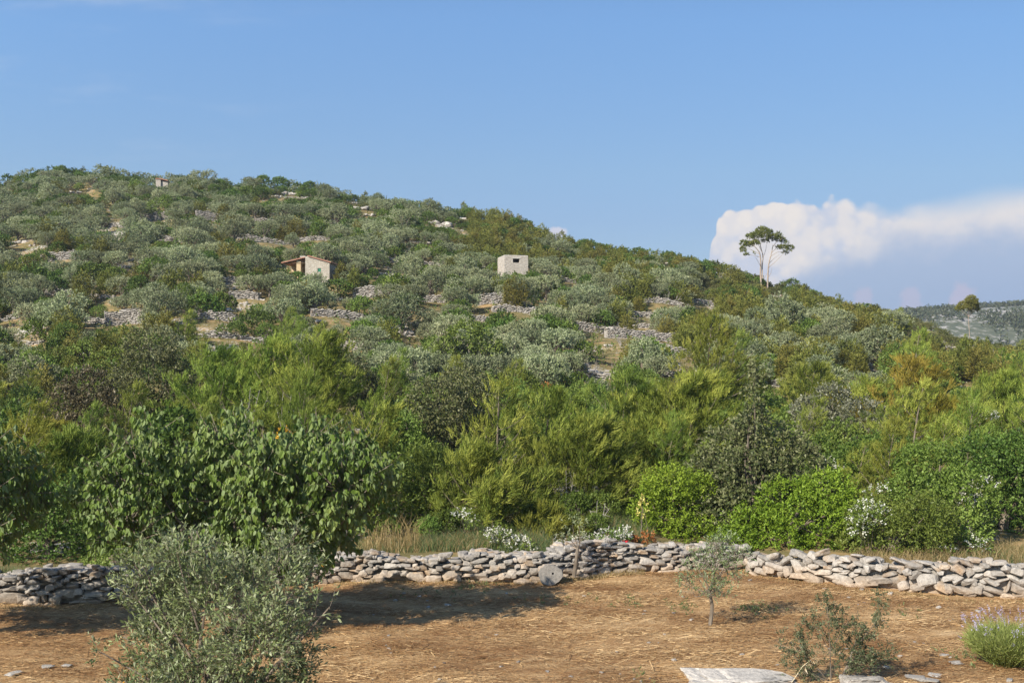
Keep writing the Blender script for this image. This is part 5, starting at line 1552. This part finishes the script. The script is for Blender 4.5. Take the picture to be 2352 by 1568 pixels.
# ------------------------------------------------------------------ ground cover nobody could count
def ground_cover():
    r = np.random.default_rng(95)
    # mown straw lying on the field
    n = 170000
    D = np.sqrt(r.uniform(15.0 ** 2, 26.3 ** 2, n)); px = r.uniform(-60, 2420, n)
    X = (px - 1176) / F * D
    ok = D < np.interp(X, WX, WY) - .1
    pat = np.sin(X * 1.3 + 2 * np.sin(D * 1.7)) * np.sin(D * 2.6 + .8 * np.sin(X * .7)) + .5 * np.sin(X * .4 + D * 4.1)
    ok &= (pat + r.normal(size=n) * .7) > -.6
    X, D = X[ok], D[ok]; n = len(X)
    a = r.normal(size=n) * .35 + np.where(r.random(n) < .25, r.random(n) * 3.1, 0)
    L = r.uniform(.04, .16, n) * np.where(r.random(n) < .04, 3.2, 1); W = r.uniform(.0018, .0045, n)
    z = gz(X, D) + r.random(n) * .04 + .004
    t = np.stack([np.cos(a), np.sin(a), r.normal(size=n) * .16], 1); sd = np.stack([-np.sin(a), np.cos(a), r.normal(size=n) * .4], 1)
    c = np.stack([X, D, z], 1)
    A = c - t * (L / 2)[:, None]; B = c + t * (L / 2)[:, None]; s = sd * W[:, None]
    V = np.stack([A - s, A + s, B + s, B - s], 1)
    mb = MB()
    pt = np.clip(.45 + .25 * np.sin(X * .9 + D * 1.9 + 2 * np.sin(D * .8)) + .12 * np.sin(X * 2.3 - D * 3.1) + r.normal(size=n) * .28, 0, 1)
    mb.add(V, np.arange(n * 4).reshape(-1, 4), None, np.repeat(pt, 4))
    o = add_obj('straw', mb.mesh('straw', M['straw'])); tag(o, 'mown straw lying on the field', 'straw', kind='stuff')
    # dry grass standing behind the walls, with taller seeding stalks
    mb = MB()
    def tuft(px0, px1, d0, d1, n, h0, h1, mat, lean=.25):
        px = r.uniform(px0, px1, n); X0 = (px - 1176) / F * 26
        D = np.interp(X0, WX, WY) + r.uniform(d0, d1, n)
        X = (px - 1176) / F * D
        P = np.stack([X, D, gz(X, D) - .02], 1)
        h = r.uniform(h0, h1, n)
        d = unit(np.stack([r.normal(size=n) * lean, r.normal(size=n) * lean, np.ones(n)], 1))
        sd = unit(np.stack([np.ones(n), r.normal(size=n) * .4, np.zeros(n)], 1)) * r.uniform(.003, .008, n)[:, None]
        mid = P + d * (h * .55)[:, None]; tip = P + d * h[:, None] + np.stack([r.normal(size=n) * .25 * h, r.normal(size=n) * .1 * h, -h * .08], 1)
        V = np.concatenate([np.stack([P - sd, P + sd, mid + sd * .7, mid - sd * .7], 1), np.stack([mid - sd * .7, mid + sd * .7, tip + sd * .15, tip - sd * .15], 1)])
        tn = r.random(n)
        mb.add(V, np.arange(2 * n * 4).reshape(-1, 4), None, np.repeat(np.concatenate([tn, tn]), 4), mat)
    tuft(820, 1130, 1.1, 2.6, 1300, .12, .38, 0)
    tuft(820, 1130, 1.1, 2.6, 1100, .12, .34, 1)
    tuft(840, 960, 1.2, 2.2, 150, .5, 1.0, 0, .2)
    tuft(960, 1260, 1.1, 2.4, 2200, .12, .4, 1)
    tuft(2130, 2420, .8, 3.2, 2000, .15, .5, 0)
    tuft(2130, 2420, .8, 3.2, 1200, .12, .4, 1)
    tuft(1960, 2130, .6, 1.4, 900, .15, .45, 0)
    tuft(1240, 1500, 1.2, 2.2, 900, .1, .3, 1)
    tuft(980, 1500, 1.6, 4.5, 5200, .15, .5, 1)
    tuft(980, 1500, 1.3, 3.2, 1300, .15, .45, 0)
    tuft(-60, 330, .8, 1.5, 700, .06, .2, 1)
    tuft(1260, 1480, -.35, -.05, 700, .05, .2, 0)
    tuft(770, 1250, -.3, .0, 700, .03, .13, 0)
    tuft(1700, 2400, -.3, .0, 700, .03, .13, 0)
    tuft(-60, 300, -.3, .0, 400, .03, .13, 0)
    o = add_obj('dry_grass', mb.mesh('dry_grass', [M['drygrass'], M['weed']])); tag(o, 'dry grass standing along the stone walls', 'grass', kind='stuff')
    # green weeds in the field
    mb = MB()
    for px, py, rx, n in ((1560, 1385, 40, 26), (1740, 1398, 60, 60), (1100, 1345, 60, 40), (1450, 1382, 20, 20), (1290, 1380, 120, 24), (2200, 1500, 60, 24), (1480, 1560, 20, 14), (560, 1350, 120, 30), (1000, 1360, 120, 20), (2060, 1400, 60, 14)):
        Dc = CAMZ * F / (py - 850)
        X = (px + r.normal(size=n) * rx * .5 - 1176) / F * Dc; Y = Dc + r.normal(size=n) * .35
        P = np.stack([X, Y, gz(X, Y)], 1)
        leaves(mb, r, P, unit(r.normal(size=(n, 3)) * .5 + np.array([0, 0, .8])), 9, .07, .06, .014, .7, .6, 0, None)
    o = add_obj('weeds', mb.mesh('weeds', M['weed'])); tag(o, 'small green weeds in the straw', 'weeds', kind='stuff')
    # low undergrowth between the bushes of the hill
    mb = MB()
    n = 17000
    D = np.sqrt(r.uniform(28 ** 2, 178 ** 2, n)); px = r.uniform(-150, 2500, n)
    X = (px - 1176) / F * D
    clump = np.sin(X * .35 + 1.7 * np.sin(D * .23)) * np.sin(D * .31 + X * .12) + r.normal(size=n) * .5
    ok = (D > np.interp(X, WX, WY) + 2.2) & (D < ridge_D(px) + 3) & (clump > -.35)
    X, D, px = X[ok], D[ok], px[ok]; n = len(X)
    P = np.stack([X, D, gz(X, D) - .03], 1)
    Dn = unit(r.normal(size=(n, 3)) * .5 + np.array([0, 0, .9]))
    f = np.clip(D / 100, .5, 1.5)
    near = D < 62
    for sel, mat, sz in ((near, 0, .8), (~near & (clump[ok] > .25), 1, 1.2), (~near & (clump[ok] <= .25), 2, 1.2)):
        leaves(mb, r, P[sel], Dn[sel], 9, .42 * sz, .16 * sz, .075 * sz, .65, .6, 0, None, mat=mat)
    o = add_obj('undergrowth', mb.mesh('undergrowth', [M['green'], M['scrub'], M['mastic']])); tag(o, 'low undergrowth between the bushes', 'undergrowth', kind='stuff')
    # the wood on the far hill
    mb = MB()
    n = 9000
    D = r.uniform(430, 720, n); px = r.uniform(1850, 2560, n)
    X = (px - 1176) / F * D
    cl = .8 * np.sin(X * .05 + 2 * np.sin(D * .03)) + .8 * np.sin(D * .05 + X * .03) + 1.2 * (D > 590) + .5 * (px > 2260) + r.normal(size=n) * .6
    ok = cl > .45
    X, D = X[ok], D[ok]; n = len(X)
    P = np.stack([X, D, gz(X, D) + 1.0], 1)
    for q in range(3):
        leaves(mb, r, P + r.normal(size=P.shape) * np.array([.9, .9, .5]), unit(r.normal(size=(n, 3)) * .7 + np.array([0, 0, .7])), 10, 1.3, .9, .6, .7, .8, 0, r.random(n), mat=0)
    o = add_obj('far_woodland', mb.mesh('far_woodland', M['farwood'])); tag(o, 'far-off trees on the rocky hill', 'woodland', kind='stuff')
ground_cover()

def loose_stones():
    r = np.random.default_rng(97)
    me = []
    for k in range(6):
        mb = MB(); stone(mb, r, (0, 0, 0), (1, .75, .5), None, 2, r.uniform(.1, .5), 7, .02); me.append(mb.mesh('loose_stone', M['boulder']))
    spots = [(930, 1360, .10), (910, 1375, .12), (965, 1365, .10), (985, 1390, .12), (1030, 1385, .14), (860, 1405, .07), (1340, 1368, .09), (1545, 1402, .07), (1115, 1460, .07), (1190, 1513, .08), (1415, 1490, .07), (1545, 1515, .13), (1890, 1348, .1), (1945, 1370, .1), (2160, 1500, .2), (2190, 1520, .22), (2140, 1545, .2), (2060, 1500, .1), (2095, 1556, .3), (2130, 1560, .26), (2310, 1560, .12), (2030, 1525, .12), (840, 1325, .12), (1310, 1550, .08), (1380, 1540, .09), (1700, 1500, .08), (1660, 1560, .12), (120, 1530, .22), (160, 1526, .2), (40, 1545, .25), (60, 1400, .08), (900, 1500, .06), (1000, 1530, .06), (2150, 1390, .12), (2240, 1400, .12), (1585, 1420, .1), (2040, 1362, .14), (1975, 1352, .12), (1720, 1330, .09), (1480, 1400, .07)]
    for _ in range(60):
        spots.append((r.uniform(760, 2352), r.uniform(1350, 1560), r.uniform(.035, .075)))
    for px, py, w_ in spots:
        D = CAMZ * F / (py - 850)
        X = (px - 1176) / F * D
        if D > np.interp(X, WX, WY) - .25:
            continue
        o = add_obj('loose_stone', me[r.integers(6)], None, (X, D, float(gz(X, D)) + .12 * w_), r.random() * 6.28, (w_, w_, w_ * (r.uniform(.25, .4) if w_ >= .18 else r.uniform(.6, 1))))
        big_ = w_ >= .12
        tag(o, 'fist-sized or larger pale stone lying loose on the straw field' if big_ else 'small pale pebble lying on the straw field', 'stone', 'larger loose stones on the field' if big_ else 'pebbles on the field')
loose_stones()
def haze():
    mb = MB(); mb.box((-800, -60, -12), (800, 800, 75))
    m, t = new_mat('thin_summer_haze')
    v = t.n('ShaderNodeVolumePrincipled')
    v.inputs['Color'].default_value = (.80, .88, 1.0, 1)
    v.inputs['Density'].default_value = .00025
    v.inputs['Anisotropy'].default_value = .2
    o_ = t.n('ShaderNodeOutputMaterial'); t.link(v.outputs[0], o_.inputs['Volume'])
    o = add_obj('haze', mb.mesh('haze', m)); tag(o, kind='stuff')
haze()
label_by_place()
for o in COL.objects:
    if o.parent is None and 'category' in o and 'kind' not in o:
        o['kind'] = 'thing'
